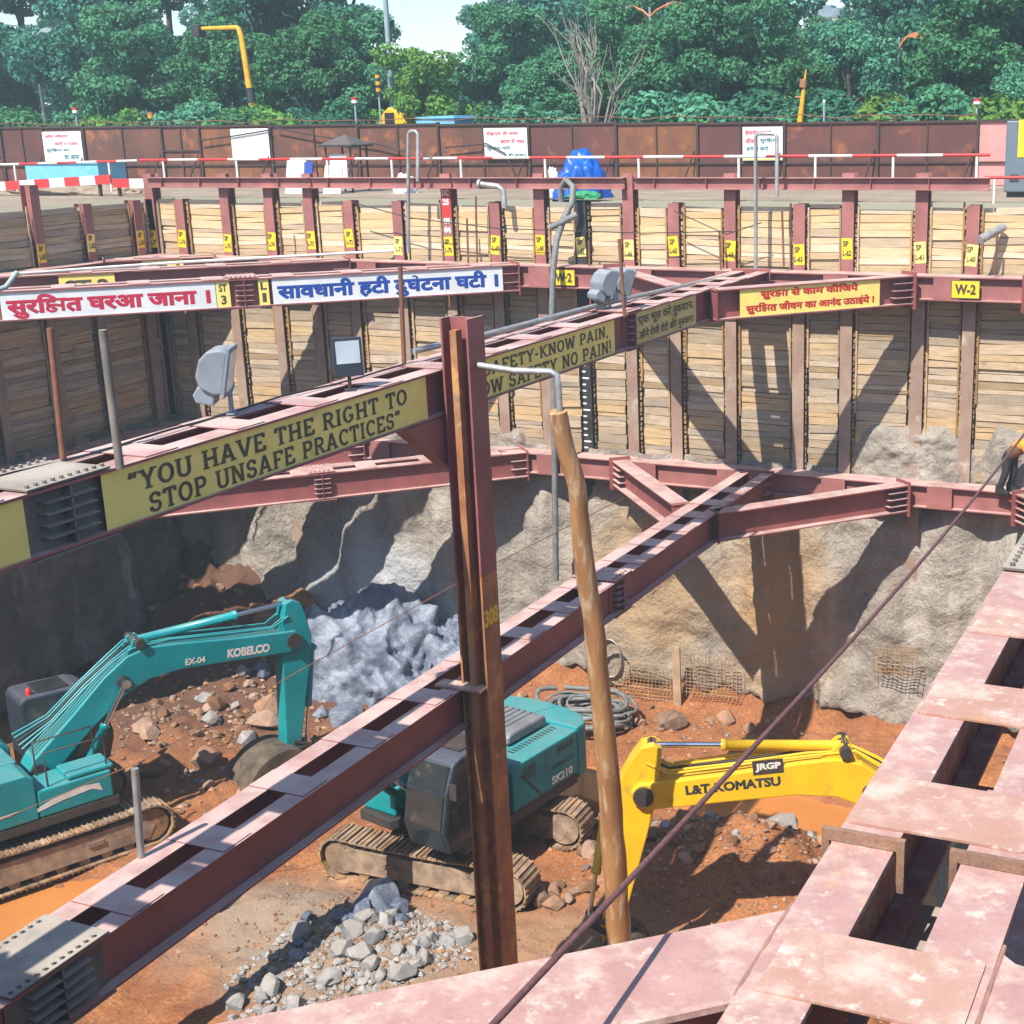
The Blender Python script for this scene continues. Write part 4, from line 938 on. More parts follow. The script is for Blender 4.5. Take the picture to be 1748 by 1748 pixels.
floodlight((-10.85, 12.55, ZU + .016), RAD(118), 'round grey floodlight seen from behind on the lettered strut', greyplast, 'round', RAD(12))
floodlight((-10.45, 14.25, ZU + .016), RAD(48), 'square dark floodlight with pale lens standing on the lettered strut', darksteel, 'square', RAD(-4), .66)
for q, lab in ((1030, 'left grey lamp of the pair beside the scaffold tube'), (1052, 'right grey lamp of the pair beside the scaffold tube')):
    floodlight(tuple(V((-10.62 + (q - 1040) * .008, 22.35 + (q - 1040) * .012, ZU + .016))), RAD(150), lab, greyplast, 'round', RAD(25), .72)
# scaffold tubes, stanchions, pipes
def pipe(name, label, cat, pts, r, m, group=None, n=8):
    mb = MB(); mb.tube(pts, r, n); return tag(mb.build(name, m), label, cat, group)
def tubepx(q, y, X): return px(q, y, X)
pipe('scaffold_tube', 'long grey scaffold tube lying along the top of the lettered strut', 'pipe', [px(705, 600, -10.85), px(830, 571, -10.85), px(1040, 516, -10.85), px(1300, 459, -10.85)], .045, galv)
a = px(455, 700, -10.3)
pipe('scaffold_tube', 'pale scaffold tube with elbow running from the king post to the log', 'pipe', [(-9.72, 16.1, px(830, 620, -9.7).z), (-9.2, 16.15, px(835, 618, -9.7).z - .06), py(940, 634, 16.28), py(950, 640, 16.29), py(953, 660, 16.3), py(956, 712, 16.3)], .045, galv)
pipe('white_tube', 'thin white tube resting along the top of the second corner strut', 'pipe', [pz(20, 468, ZU + .12), pz(300, 448, ZU + .12), pz(690, 427, ZU + .2)], .035, whitem)
pipe('hand_rail_tube', 'pale blue grey rail tube at the left edge above the corner strut', 'pipe', [py(-20, 500, 19), py(10, 490, 19.3), py(30, 464, 19.5)], .05, polegrey)
for k, (q0, y0, q1, y1, lab) in enumerate(((85, 560, 108, 783, 'rusty stanchion standing on the far edge of the lettered strut'), (175, 563, 205, 800, 'dull brown stanchion on the lettered strut, left of the lettering'), (683, 455, 690, 622, 'rusty stanchion on the lettered strut just left of the king post'), (1057, 408, 1066, 540, 'leaning rusty stanchion on the lettered strut by the lamp pair'), (230, 1312, 241, 1462, 'pale tube stanchion standing on the lower strut'))):
    z = ZL if k == 4 else ZU
    b = pz(q1, y1, z + .01); tpt = py(q0, y0, b.y + .02)
    pipe('stanchion', lab, 'post', [b, tpt], .04 if k in (1, 4) else .032, [rodm, mudsteel, rodm, rodm, galv][k], 'stanchions standing on the struts')
for q, y0, y1, lab in ((812, 335, 470, 'rusty rod in front of the timber, second from the pipe outlet'), (797, 372, 470, 'short rusty rod beside a longer one on the timber'), (1005, 410, 522, 'rusty rod right of the black pile'), (765, 462, 525, 'rod standing behind the king post top'), (1335, 360, 455, 'rod on the timber panel left of the tag L-63'), (1228, 395, 470, 'rod left of the tag L-64'), (478, 368, 440, 'rod on the timber behind the white tube')):
    pipe('steel_rod', lab, 'rod', [py(q, y0, 29.55), py(q + 3, y1, 29.5)], .025, rodm, 'rusty rods along the timber wall')
def uframe(q0, q1, y0, y1, y2, lab, m, Y):
    mb = MB(); A_ = py(q0, y2, Y); B_ = py(q0, y0, Y); C_ = py(q1, y0, Y); D_ = py(q1, y1, Y)
    mb.tube([A_, B_ - V((0, 0, .06)), B_ + V((.06, 0, 0)), C_ - V((.06, 0, 0)), C_ - V((0, 0, .06)), D_], .045, 8)
    tag(mb.build('goalpost_pipe', m), lab, 'pipe', 'upside down U pipe frames')
uframe(697, 713, 224, 310, 432, 'narrow grey upside down U pipe frame left of the red pile marker', galv, 29.3)
uframe(1290, 1326, 228, 335, 458, 'wider grey upside down U pipe frame in front of the helmet notice', galv, 29.3)
mb = MB(); q = py(838, 318, 29.6); mb.tube([q + V((-.28, 0, .05)), q + V((-.1, 0, .03)), q + V((.2, 0, 0)), q + V((.32, 0, -.08)), q + V((.34, 0, -.5))], .07, 12); mb.tube([q + V((-.32, 0, .055)), q + V((-.26, 0, .05))], .12, 12)
tag(mb.build('pipe_outlet', galv), 'bent grey outlet pipe with flange on the wall top', 'pipe')
pipe('corrugated_hose', 'grey hose looping over the wall top and hanging into the pit', 'hose', [py(a, b, c) for a, b, c in ((958, 345, 29.7), (957, 322, 29.7), (966, 306, 29.65), (978, 318, 29.6), (977, 345, 29.5), (963, 372, 29.4), (950, 410, 29.2), (944, 460, 28.9), (942, 540, 28.8), (945, 640, 28.8), (947, 800, 28.8), (949, 990, 28.8))], .075, rubber)
pipe('hose_piece', 'short length of grey hose tied across the hanging hose', 'hose', [py(940, 388, 29.3), py(960, 379, 29.3), py(985, 366, 29.4)], .075, rubber)
q = py(1690, 398, 29.75); pipe('drain_pipe', 'grey pipe stub poking out of the timber near the tag L-60', 'pipe', [q + V((.25, .1, .12)), q + V((-.1, -.55, -.1))], .09, galv, n=14)
pipe('steel_rod', 'rod leaning below the pipe stub near the tag L-60', 'rod', [py(1703, 395, 29.5), py(1698, 470, 29.5)], .025, rodm, 'rusty rods along the timber wall')
# wire rope across the view
A_, B_ = py(1775, 706, 16.2), py(820, 1772, 3.15)
pipe('wire_rope', 'dark red wire rope stretched diagonally across the right half of the view', 'cable', [A_.lerp(B_, k / 24) - V((0, 0, .12 * math.sin(math.pi * k / 24))) for k in range(25)], .0125, M('red_brown_rope', (.16, .07, .07), None, .7, 40))
pipe('thin_cable', 'thin rusty cable running from the left excavator up to the right', 'cable', [py(0, 1400, 15), py(240, 1300, 16.5), py(520, 1140, 18.5), py(800, 985, 21), py(1065, 850, 26)], .009, rodm)
pipe('thin_cable', 'black cable lying along the top of the lettered strut', 'cable', [(-10.86 + .05 * math.sin(y_ * 1.3), y_, ZU + .03 + .012 * math.sin(y_ * 2.9)) for y_ in [8 + .5 * k for k in range(17)]], .013, blackrub)
for pts, lab in ((((1150, 360), (1240, 400), (1300, 380)), 'thin loose wire on the timber right of the black pile'), (((600, 345), (700, 372), (850, 390), (1100, 398), (1250, 395)), 'long thin wire sagging along the timber wall')):
    pipe('thin_cable', lab, 'cable', [py(a, b, 29.4) for a, b in pts], .012, blackrub)
# hoses on the pit floor
mb = MB(); c0 = pz(1003, 1232, FZ + .1); rnd = random.Random(3)
for k in range(13):
    r_ = rnd.uniform(.55, 1.15); ox, oy = rnd.uniform(-.25, .25), rnd.uniform(-.2, .2); a0 = rnd.uniform(0, 6); e_ = rnd.uniform(.6, .85)
    mb.tube([c0 + V((ox + r_ * math.cos(a0 + t * .32), oy + r_ * e_ * math.sin(a0 + t * .32), .08 + .035 * k + .05 * math.sin(t + k))) for t in range(20)], rnd.choice((.045, .06, .03)), 7)
hc = mb.build('hose_coil', rubber); tag(hc, 'tangled heap of grey hoses on the soil at the foot of the wall', 'hose')
mb = MB(); c1 = py(1046, 1130, 29.2)
for k in range(6): mb.tube([c1 + V((.3 * math.cos(t * .42), -.03 * k, .5 * math.sin(t * .42) + .03 * k)) for t in range(16)], .02, 6)
tag(mb.build('cable_coil', galv), 'coil of pale cable hung on the sprayed concrete behind the log', 'cable')
# exposed wire mesh at the foot of the wall
for (q0, y0, q1, y1), lab in (((1050, 1140, 1150, 1185), 'rusty wire mesh poking from the concrete foot, left piece'), ((1165, 1125, 1260, 1180), 'rusty wire mesh poking from the concrete foot, piece in orange soil'), ((1490, 1105, 1570, 1150), 'grey wire mesh showing in the concrete at right')):
    mb = MB(); Y = 29.18
    a, b = py(q0, y1, Y), py(q1, y0, Y); z = a.z; n = 0
    for i in range(int((b.z - z) / .09) + 1):
        zz = z + .09 * i; mb.tube([(a.x + .1 * rnd.random(), Y + .02 * rnd.random(), zz), (b.x - .2 * rnd.random(), Y + .02 * rnd.random(), zz + .04)], .009, 4)
    for i in range(int((b.x - a.x) / .1) + 1): mb.tube([(a.x + .1 * i, Y, z - .1 * rnd.random()), (a.x + .1 * i + .02, Y, b.z - .15 * rnd.random())], .009, 4)
    tag(mb.build('wire_mesh', batten), lab, 'wire mesh', 'pieces of wire mesh at the wall foot')
mb = MB(); q = py(1155, 1170, 29.1); mb.bar((q.x, 29.15, FZ - .2), (q.x, 29.1, q.z + 1.0), -.1, .1, -.03, .03, (0, 1, 0)); tag(mb.build('timber_post', batten), 'pale timber post standing against the wall foot', 'post')

# ------------------------------------------------------------------ rocks
def rockmesh(name, seed, m):
    rnd = random.Random(seed); bm = bmesh.new()
    for k in range(26):
        d = V((rnd.gauss(0, 1), rnd.gauss(0, 1), rnd.gauss(0, 1))).normalized(); bm.verts.new((d.x * rnd.uniform(.6, 1), d.y * rnd.uniform(.5, .8), d.z * rnd.uniform(.4, .65)))
    r = bmesh.ops.convex_hull(bm, input=bm.verts); bmesh.ops.delete(bm, geom=[v for v in bm.verts if not v.link_faces], context='VERTS')
    bmesh.ops.bevel(bm, geom=bm.edges[:], offset=.035, segments=1, affect='EDGES', clamp_overlap=True)
    me = bpy.data.meshes.new(name); bm.to_mesh(me); bm.free(); me.materials.append(m); return me
RG = [rockmesh('grey_rock', k, rockgrey) for k in range(6)]; RBn = [rockmesh('brown_rock', 50 + k, rockbrown) for k in range(6)]; RBl = [rockmesh('blue_rock', 90 + k, rockblue) for k in range(4)]
def rock(meshes, x, y, r, label, group, name='rock', lift=.25):
    o = bpy.data.objects.new(name, rnd.choice(meshes)); COL.objects.link(o)
    o.location = (x, y, floorh(x, y) + r * lift); o.rotation_euler = (rnd.uniform(-.5, .5), rnd.uniform(-.5, .5), rnd.uniform(0, 6.3)); o.scale = (r, r, r * rnd.uniform(.8, 1.2))
    return tag(o, label, 'rock', group)
def scatter(n, poly, rmin, rmax, meshes, label, group, name='rock'):
    x0, x1 = min(p[0] for p in poly), max(p[0] for p in poly); y0, y1 = min(p[1] for p in poly), max(p[1] for p in poly); k = 0
    while k < n:
        x, y = rnd.uniform(x0, x1), rnd.uniform(y0, y1); ins = False
        for i in range(len(poly)):
            (ax, ay), (bx_, by) = poly[i], poly[i - 1]
            if (ay > y) != (by > y) and x < (bx_ - ax) * (y - ay) / (by - ay) + ax: ins = not ins
        if ins:
            rock(meshes, x, y, rmin * (rmax / rmin) ** (rnd.random() ** 2.2), label, group, name); k += 1
def fl(*pts): return [tuple(pz(a, b, FZ)[:2]) for a, b in pts]
rnd = random.Random(11)
scatter(100, fl((385, 1670), (470, 1610), (540, 1600), (640, 1560), (700, 1570), (790, 1590), (800, 1650), (640, 1690), (480, 1730), (390, 1748)), .09, .34, RG, 'grey broken rock in the rubble heap below the middle excavator', 'grey rubble heap')
scatter(14, fl((420, 1660), (520, 1590), (620, 1560), (690, 1540), (700, 1590), (540, 1670)), .16, .4, RBl, 'bluish broken rock in the rubble heap below the middle excavator', 'blue rocks of the rubble heap')
scatter(52, fl((190, 1330), (260, 1220), (420, 1170), (470, 1180), (480, 1300), (350, 1370), (300, 1390)), .12, .6, RBn, 'clay stained rock around the arm of the left excavator', 'brown rocks by the left excavator')
scatter(22, fl((240, 1280), (400, 1150), (470, 1150), (470, 1320), (320, 1390)), .1, .36, RG, 'grey rock among brown ones by the left excavator', 'grey rocks by the left excavator')
scatter(46, fl((1110, 1400), (1300, 1370), (1400, 1420), (1480, 1500), (1330, 1530), (1200, 1500), (1080, 1500)), .08, .34, RBn, 'clay stained rock on the orange heap under the yellow boom', 'brown rocks under the yellow boom')
scatter(16, fl((1080, 1420), (1480, 1340), (1500, 1400), (1280, 1490)), .1, .36, RG, 'grey rock on the orange heap under the yellow boom', 'grey rocks under the yellow boom')
scatter(26, fl((880, 1520), (960, 1480), (1010, 1400), (1040, 1440), (1000, 1540), (900, 1560)), .08, .3, RBn, 'rock between the middle excavator and the yellow arm', 'rocks by the yellow arm')
scatter(24, fl((880, 1180), (960, 1190), (1300, 1230), (1500, 1230), (1500, 1270), (1000, 1260), (880, 1230)), .1, .38, RBn, 'rock lying along the foot of the far wall', 'rocks along the wall foot')
scatter(12, fl((220, 1130), (400, 1080), (440, 1120), (300, 1200)), .15, .5, RBn, 'dark rock on the shaded bank behind the left boom', 'rocks on the shaded bank')
for k in range(16):
    a_ = rnd.uniform(2.6, 6.6); rock(RBl, -20.6 + 2.6 * math.cos(a_), 27.6 + 2.1 * math.sin(a_), rnd.uniform(.2, .6), 'bluish rock fallen around the foot of the big wet outcrop', 'blue rocks by the outcrop')
q = pz(655, 1560, FZ); rock(RBl, q.x, q.y, .55, 'largest blue rock, leaning on the rubble by the track', None, lift=.5)
q = pz(1330, 1400, FZ); rock(RG, q.x, q.y, .5, 'large pale boulder at the edge of the orange puddle', None, lift=.3)
q = pz(1180, 1250, FZ); rock(RBn, q.x - .5, q.y, .5, 'large brown boulder at the wall foot', None, lift=.3)
# gravel nobody could count
mb = MB(); ico = [(0, 0, 1), (.9, 0, .2), (0, .9, .1), (-.9, .1, .2), (.1, -.9, .15), (0, 0, -.6)]; icf = [(0, 1, 2), (0, 2, 3), (0, 3, 4), (0, 4, 1), (5, 2, 1), (5, 3, 2), (5, 4, 3), (5, 1, 4)]
def gravel(n, cx, cy, sx, sy, r0, r1):
    for _ in range(n):
        x, y = rnd.gauss(cx, sx), rnd.gauss(cy, sy)
        if not (XL + .5 < x < XR - 1 and YN + 1 < y < 29.3): continue
        r = rnd.uniform(r0, r1); z = floorh(x, y); a = rnd.uniform(0, 6.3); c_, s_ = math.cos(a), math.sin(a)
        q = [(p[0] * r * rnd.uniform(.6, 1.3), p[1] * r * rnd.uniform(.6, 1.2), p[2] * r * rnd.uniform(.5, 1)) for p in ico]
        mb.add([(x + p[0] * c_ - p[1] * s_, y + p[0] * s_ + p[1] * c_, z + p[2]) for p in q], icf)
gravel(700, -13.6, 17.6, 1.3, .8, .02, .08); gravel(1500, -12, 20, 4, 4, .015, .05); gravel(900, -8.5, 22.5, 1.5, 1.4, .02, .09); gravel(900, -22, 24.5, 2.5, 2, .02, .12); gravel(700, -15, 27, 4, 1.2, .02, .09)
tag(mb.build('gravel', rockbrown, origin=(0, 0, 0)), 'small stones and clods scattered over the orange pit floor', 'gravel', kind='stuff')
mb = MB(); poly = fl((385, 1680), (470, 1610), (560, 1590), (660, 1545), (760, 1570), (800, 1600), (815, 1650), (640, 1700), (480, 1748), (390, 1748))
for _ in range(620):
    while True:
        x, y = rnd.uniform(min(p[0] for p in poly), max(p[0] for p in poly)), rnd.uniform(min(p[1] for p in poly), max(p[1] for p in poly))
        ins = False
        for i in range(len(poly)):
            (ax, ay), (bx_, by) = poly[i], poly[i - 1]
            if (ay > y) != (by > y) and x < (bx_ - ax) * (y - ay) / (by - ay) + ax: ins = not ins
        if ins: break
    r = rnd.uniform(.03, .11); q = [(p[0] * r * rnd.uniform(.6, 1.3), p[1] * r * rnd.uniform(.6, 1.2), p[2] * r * rnd.uniform(.5, 1)) for p in ico]; a = rnd.uniform(0, 6.3); c_, s_ = math.cos(a), math.sin(a); z = floorh(x, y)
    mb.add([(x + p[0] * c_ - p[1] * s_, y + p[0] * s_ + p[1] * c_, z + p[2]) for p in q], icf)
tag(mb.build('rubble', rockgrey, origin=(0, 0, 0)), 'small grey chips filling the rubble heap below the middle excavator', 'rubble', kind='stuff')
# wet rock outcrop at the wall foot
def outcrop(c, r, seed, m, label):
    bm = bmesh.new(); bmesh.ops.create_icosphere(bm, subdivisions=6, radius=1)
    for v in bm.verts:
        n = v.co.normalized(); p = n * 1.7 + V((seed, 0, 0))
        d = 1 + .3 * fbm(p.x, p.y, p.z) + .09 * (1 - 2 * abs(noise.noise(p * 1.6))) + .035 * (1 - 2 * abs(noise.noise(p * 5))) + .02 * noise.noise(p * 13) + .05 * noise.cell(p * 2.6 + V((fbm(p.x * 2, p.y * 2, 1), fbm(p.y * 2, p.z * 2, 4), 0)) * .5)
        v.co = V((n.x * r[0], n.y * r[1], n.z * r[2])) * d
    me = bpy.data.meshes.new('rock_outcrop'); bm.to_mesh(me); bm.free(); me.materials.append(m)
    o = bpy.data.objects.new('rock_outcrop', me); COL.objects.link(o); o.location = c; tag(o, label, 'rock'); me.polygons.foreach_set('use_smooth', [True] * len(me.polygons)); return o
outcrop((-20.9, 28.2, FZ - .4), (2.3, 1.9, 2.4), 3, rockblue, 'big wet blue rock outcrop with white glare painted on, bulging from the wall foot')
outcrop((-18.7, 28.9, FZ - .3), (1.5, 1.0, 1.7), 8, rockblue, 'lower pale rock outcrop right of the big wet one')
outcrop((-23.9, 29.0, FZ + .1), (1.6, 1.1, 1.3), 15, rockbrown, 'brown rock outcrop left of the big wet one')

# ------------------------------------------------------------------ worker bending over at the right edge
def skinned(name, joints, bones, m, parent, root=0, sub=2):
    me = bpy.data.meshes.new(name); me.from_pydata([j[:3] for j in joints], bones, []); o = bpy.data.objects.new(name, me); COL.objects.link(o); o.parent = parent
    sk = o.modifiers.new('skin', 'SKIN'); sk.use_smooth_shade = True
    for i, j in enumerate(joints): me.skin_vertices[0].data[i].radius = (j[3], j[4] if len(j) > 4 else j[3]); me.skin_vertices[0].data[i].use_root = i == root
    s_ = o.modifiers.new('sub', 'SUBSURF'); s_.levels = s_.render_levels = sub
    me.materials.append(m); o['_o'] = (0, 0, 0); return o
wp = V((py(1722, 818, 29.3).x, 29.3, ZL - .02))
wk = thing('person', tuple(wp), 'worker in orange vest and dark trousers bending over on the lower waler', 'person', None, RAD(-12))
# faces +x, bending forward at the hip
Jb = [(0, 0, .86, .15, .13), (.2, 0, 1.02, .14, .17), (.42, 0, 1.1, .13, .19), (.56, 0, 1.1, .07, .07), (.68, 0, 1.06, .085, .1), (.78, 0, 1.02, .07, .085),
      (.02, .1, .8, .1), (.06, .13, .46, .07), (-.02, .14, .09, .05), (.13, .15, .04, .045),
      (-.03, -.1, .8, .1), (-.02, -.14, .46, .07), (-.14, -.15, .09, .05), (.01, -.16, .04, .045),
      (.42, .2, 1.06, .065), (.5, .24, .8, .05), (.62, .2, .58, .038), (.66, .19, .5, .035),
      (.42, -.2, 1.06, .065), (.5, -.24, .8, .05), (.62, -.2, .58, .038), (.66, -.19, .5, .035)]
Eb = [(0, 1), (1, 2), (2, 3), (3, 4), (4, 5), (0, 6), (6, 7), (7, 8), (8, 9), (0, 10), (10, 11), (11, 12), (12, 13), (2, 14), (14, 15), (15, 16), (16, 17), (2, 18), (18, 19), (19, 20), (20, 21)]
for sy in (1, -1):
    for k, (dx, dz) in enumerate(((.03, -.1), (.045, -.11), (.05, -.1), (.045, -.085))):
        b0 = len(Jb); y_ = sy * (.19 + (k - 1.5) * .02)
        Jb += [(.66 + dx * .5, y_, .46, .012), (.66 + dx, y_, .46 + dz * .6, .01), (.66 + dx - .02, y_, .46 + dz, .009)]; Eb += [(17 if sy > 0 else 21, b0), (b0, b0 + 1), (b0 + 1, b0 + 2)]
    b0 = len(Jb); Jb += [(.70, sy * .15, .47, .013), (.73, sy * .14, .42, .011)]; Eb += [(17 if sy > 0 else 21, b0), (b0, b0 + 1)]
skinned('body', Jb, Eb, skin, wk)
skinned('trousers', [(-.0, 0, .87, .165, .15), (.06, 0, .93, .15, .16), (.02, .1, .78, .115), (.06, .13, .46, .088), (-.02, .14, .12, .075), (-.03, -.1, .78, .115), (-.02, -.14, .46, .088), (-.14, -.15, .12, .075)], [(0, 1), (0, 2), (2, 3), (3, 4), (0, 5), (5, 6), (6, 7)], trous, wk)
skinned('vest', [(.05, 0, .93, .17, .15), (.22, 0, 1.04, .165, .19), (.4, 0, 1.11, .155, .21), (.5, 0, 1.11, .1, .14), (.42, .19, 1.07, .09), (.45, .23, .95, .075), (.42, -.19, 1.07, .09), (.45, -.23, .95, .075)], [(0, 1), (1, 2), (2, 3), (2, 4), (4, 5), (2, 6), (6, 7)], vestm, wk)
mb = MB(); mb.tube([(.62, 0, 1.1), (.66, 0, 1.13), (.72, 0, 1.16), (.76, 0, 1.16)], [.14, .135, .11, .05], 16); mb.build('helmet', helm, wk, False, smooth=True)
for sy, x_ in ((1, 0), (-1, -.12)):
    mb = MB(); mb.prism([(-.1 + x_, 0), (.2 + x_, 0), (.2 + x_, .06), (.08 + x_, .1), (.04 + x_, .2), (-.09 + x_, .2)], (0, sy * .15, 0), (1, 0, 0), (0, 0, 1), -.055, .055); mb.build('boot', boots, wk, False, bevel=.015)

# ================================================================== BEYOND THE PIT
# ------------------------------------------------------------------ rusty sheet fence
YF = 38.0
fx = [-240, -110, 0, 72, 142, 275, 340, 462, 611, 748, 903, 1052, 1191, 1340, 1500, 1670, 1830, 2000, 2170]
fm = [fenceB, fenceB, fenceB, fenceB, fenceA, fenceA, fenceC, fenceA, fenceA, fenceA, fenceB, fenceC, fenceB, fenceB, fenceB, None, fenceA, fenceB]
fl_ = ['far left', 'left', 'dark panel at the left edge of the view', 'dark panel behind the Hindi notice at left', 'brown panel right of the Hindi notice at left', 'narrow brown panel with two rails', 'panel mottled orange and rust', 'brown panel right of the blank white board', 'brown panel behind the small shelter', 'reddish panel behind the notice in the middle', 'dark maroon panel behind the blue tarpaulin', 'orange rusty panel right of the blue tarpaulin', 'rusty panel behind the helmet notice', 'maroon panel right of the helmet notice', 'maroon panel left of the pink panel', 'pink panel beside the generator', 'panel right of the pink one, outside the view', 'last panel at right']
for i in range(len(fx) - 1):
    a, b = py(fx[i], 215, YF), py(fx[i + 1], 215, YF); za, zb = (1.68 + max(0, (1500 - q) / 1500 * .26) for q in (fx[i], fx[i + 1]))
    x0, x1, zt = a.x, b.x, (za + zb) / 2
    lab = fl_[i] if 'panel' in fl_[i] else 'fence panel outside the view at ' + fl_[i]
    t = thing('sheet_fence', ((x0 + x1) / 2, YF, 0), 'rusty steel fence ' + lab if fm[i] else 'steel fence ' + lab, 'fence', 'steel sheet fence panels')
    mb = MB(); n = 2 if i != 5 else 3
    for k in range(n):
        u0, u1 = x0 + .05 + (x1 - x0 - .06) * k / n, x0 + .05 + (x1 - x0 - .06) * (k + 1) / n; o = .006 * (k % 2)
        mb.box(u0, u1 - .004, YF - o, YF + .012 - o, .02, zt - .05)
    mb.build('sheet', fm[i] or pinkp, t)
    mb = MB(); mb.box(x0 - .035, x0 + .035, YF - .07, YF + .05, 0, zt + .05)
    mb.box(x0 + .04, x1 - .04, YF - .055, YF - .012, zt - .06, zt); mb.box(x0 + .04, x1 - .04, YF - .055, YF - .012, .58, .63); mb.box((x0 + x1) / 2 - .02, (x0 + x1) / 2 + .02, YF - .05, YF - .012, .04, zt - .065)
    if i in (5,): mb.box(x0 + .04, x1 - .04, YF - .055, YF - .012, 1.05, 1.1)
    mb.bar((x1 - .3, YF - .5, 0), (x1 - .08, YF - .08, .95), -.02, .02, -.02, .02); mb.build('frame', fencem, t)
    if i in (2, 5, 8, 10, 12, 14): mb = MB(); mb.bar((x0 + .4, YF, 0), (x0 + .5, YF, 0), -.05, .05, zt - .02, zt + .14); mb.build('hook_plate', fencem, t)
# razor-like loose wire on the fence top
P_ = []
for k in range(60):
    q = py(-100 + 30 * k, 214, YF); P_.append((q.x, YF + .02, 1.78 + max(0, (1500 - (-100 + 30 * k)) / 1500 * .22) + .06 * abs(math.sin(k * .55)) + .03 * math.sin(k * 1.7)))
pipe('fence_wire', 'loose wire sagging along the top of the rusty fence', 'wire', P_, .013, rodm)
for pts, lab in (((( 470, 218), (540, 232), (640, 245), (690, 258)), 'thick cable drooping along the fence left of the narrow pipe frame'), (((760, 252), (830, 245), (862, 262), (880, 300)), 'cable curving down the fence by the middle notice'), (((340, 240), (400, 232), (460, 222)), 'thin cable crossing the blank white board')):
    pipe('thin_cable', lab, 'cable', [py(a, b, YF - .18) for a, b in pts], .022, blackrub)
# notices
def notice(q0, q1, y0, y1, label, lines, plate=whitep, foot=None):
    a, b = py(q0, y1, YF - .12), py(q1, y0, YF - .12); z0, z1 = a.z, b.z; wd, ht = b.x - a.x, z1 - z0
    t = thing('notice_board', ((a.x + b.x) / 2, YF - .12, z0), label, 'sign', 'notices on the fence')
    mb = MB(); mb.box(a.x, b.x, YF - .125, YF - .1, z0, z1); bd = mb.build('board', plate, t)
    for parts, u, v, wu, hv, ink in lines: paint('lettering', hindi(parts, .035), ink, t, (a.x, YF - .125, z0), (1, 0, 0), (0, 0, 1), wu * wd, hv * ht, x0=u * wd, y0=v * ht)
    if foot: mb = MB(); mb.box(a.x + .01, b.x - .01, YF - .129, YF - .1255, z0 + .01, z0 + .04); mb.build('yellow_edge', foot, t)
inkt = M('teal_green_lettering', (.01, .16, .2), None, .6, 5)
notice(78, 137, 224, 276, 'pale blue Hindi notice with red and green lines at the left end of the fence', [(['जिधर निर्माण'], .06, .76, .6, .15, inkr), (['करो न गलत'], .3, .53, .6, .15, inkr), (['सुर', 'ि', 'KSHA', 'त घर'], .06, .3, .6, .15, inkt), (['जा आना'], .5, .07, .4, .15, inkt)], whitep)
notice(398, 457, 219, 273, 'blank white board hung on the fence', [])
notice(828, 899, 218, 272, 'white Hindi notice with crimson and green lines in the middle of the fence', [(['मेहनत से नाम'], .06, .74, .74, .17, inkr), (['काम में नया'], .38, .5, .56, .17, inkr), (['सुर', 'KSHA', 'ा यिद'], .06, .27, .55, .17, inkt), (['हो साथ'], .55, .05, .36, .17, inkt)], whitep, yellowt)
notice(1268, 1336, 216, 274, 'white Hindi helmet notice behind the wider pipe frame', [(['हेलमेट पहनो'], .06, .74, .66, .18, inkr), (['जीवन'], .06, .5, .3, .18, inkr), (['सुर', 'ि', 'KSHA', 'त'], .44, .5, .4, .18, inkt), (['हमेशा करो'], .1, .27, .55, .17, inkt)], whitep, yellowt)
# ------------------------------------------------------------------ striped guard rails on the wall top
def railing(label, posts_px, yrail, Y, x0, x1, ybase=None, seg=.62):
    pa, pb = py(x0, yrail(x0), Y), py(x1, yrail(x1), Y)
    t = thing('guard_rail', ((pa.x + pb.x) / 2, Y, .54), label, 'railing', 'striped guard rails')
    mb = MB(); L = (pb - pa).length; n = int(L / seg)
    for k in range(n): mb.tube([pa.lerp(pb, k / n), pa.lerp(pb, (k + 1) / n)], .032, 8, k % 2, k in (0, n - 1))
    mb.build('striped_rail', [redm, whitem], t)
    for q in posts_px:
        f = (q - x0) / (x1 - x0); p = pa.lerp(pb, f); X = py(q, yrail(q), Y).x; zz = pa.z + (pb.z - pa.z) * (X - pa.x) / (pb.x - pa.x)
        mb = MB(); mb.tube([(X, Y, .535 if ybase is None else ybase), (X, Y, zz - .03)], .03, 8); mb.build('post', whitem, t)
railing('long red and white striped guard rail above the pink edge beams', [278, 403, 558, 668, 786, 930, 1090, 1261, 1392, 1525, 1668], lambda q: 273.2 - (q - 250) / 1400 * 8.5, 29.75, 238, 1690, seg=.95)
railing('short striped guard rail on the wall top at the left edge', [24, 185], lambda q: 281 - q / 240 * 7, 30.9, -30, 234, .1, .7)
railing('white guard rail in front of the generator at the right edge', [1698, 1800], lambda q: 303, 29.9, 1680, 1860, .0, .8)
# striped barriers at the left
for q0, q1, y0, y1, lab in ((-40, 188, 307, 322, 'long red and white barrier board at the left edge'), (192, 250, 305, 322, 'short red and white barrier board by the corner pile')):
    pa, pb = py(q0, y0 + (6 if q0 < 0 else 0), 30.4), py(q1, y0 - 9 if q0 < 0 else y0, 30.4); h = .24
    t = thing('striped_barrier', ((pa.x + pb.x) / 2, 30.4, .1), lab, 'barrier', 'striped barrier boards'); L = pb.x - pa.x; n = max(2, int(L / .5))
    mb = MB()
    for k in range(n): mb.bar(pa.lerp(pb, k / n), pa.lerp(pb, (k + 1) / n), -.02, .02, -h, 0, mi=k % 2)
    mb.build('board', [redm, whitep], t)
    for f in (.1, .9): p = pa.lerp(pb, f); mb = MB(); mb.box(p.x - .04, p.x + .04, 30.45, 30.52, 0, p.z - .02); mb.build('post', fencem, t)
a, b = py(42, 278, 36), py(166, 278, 36)
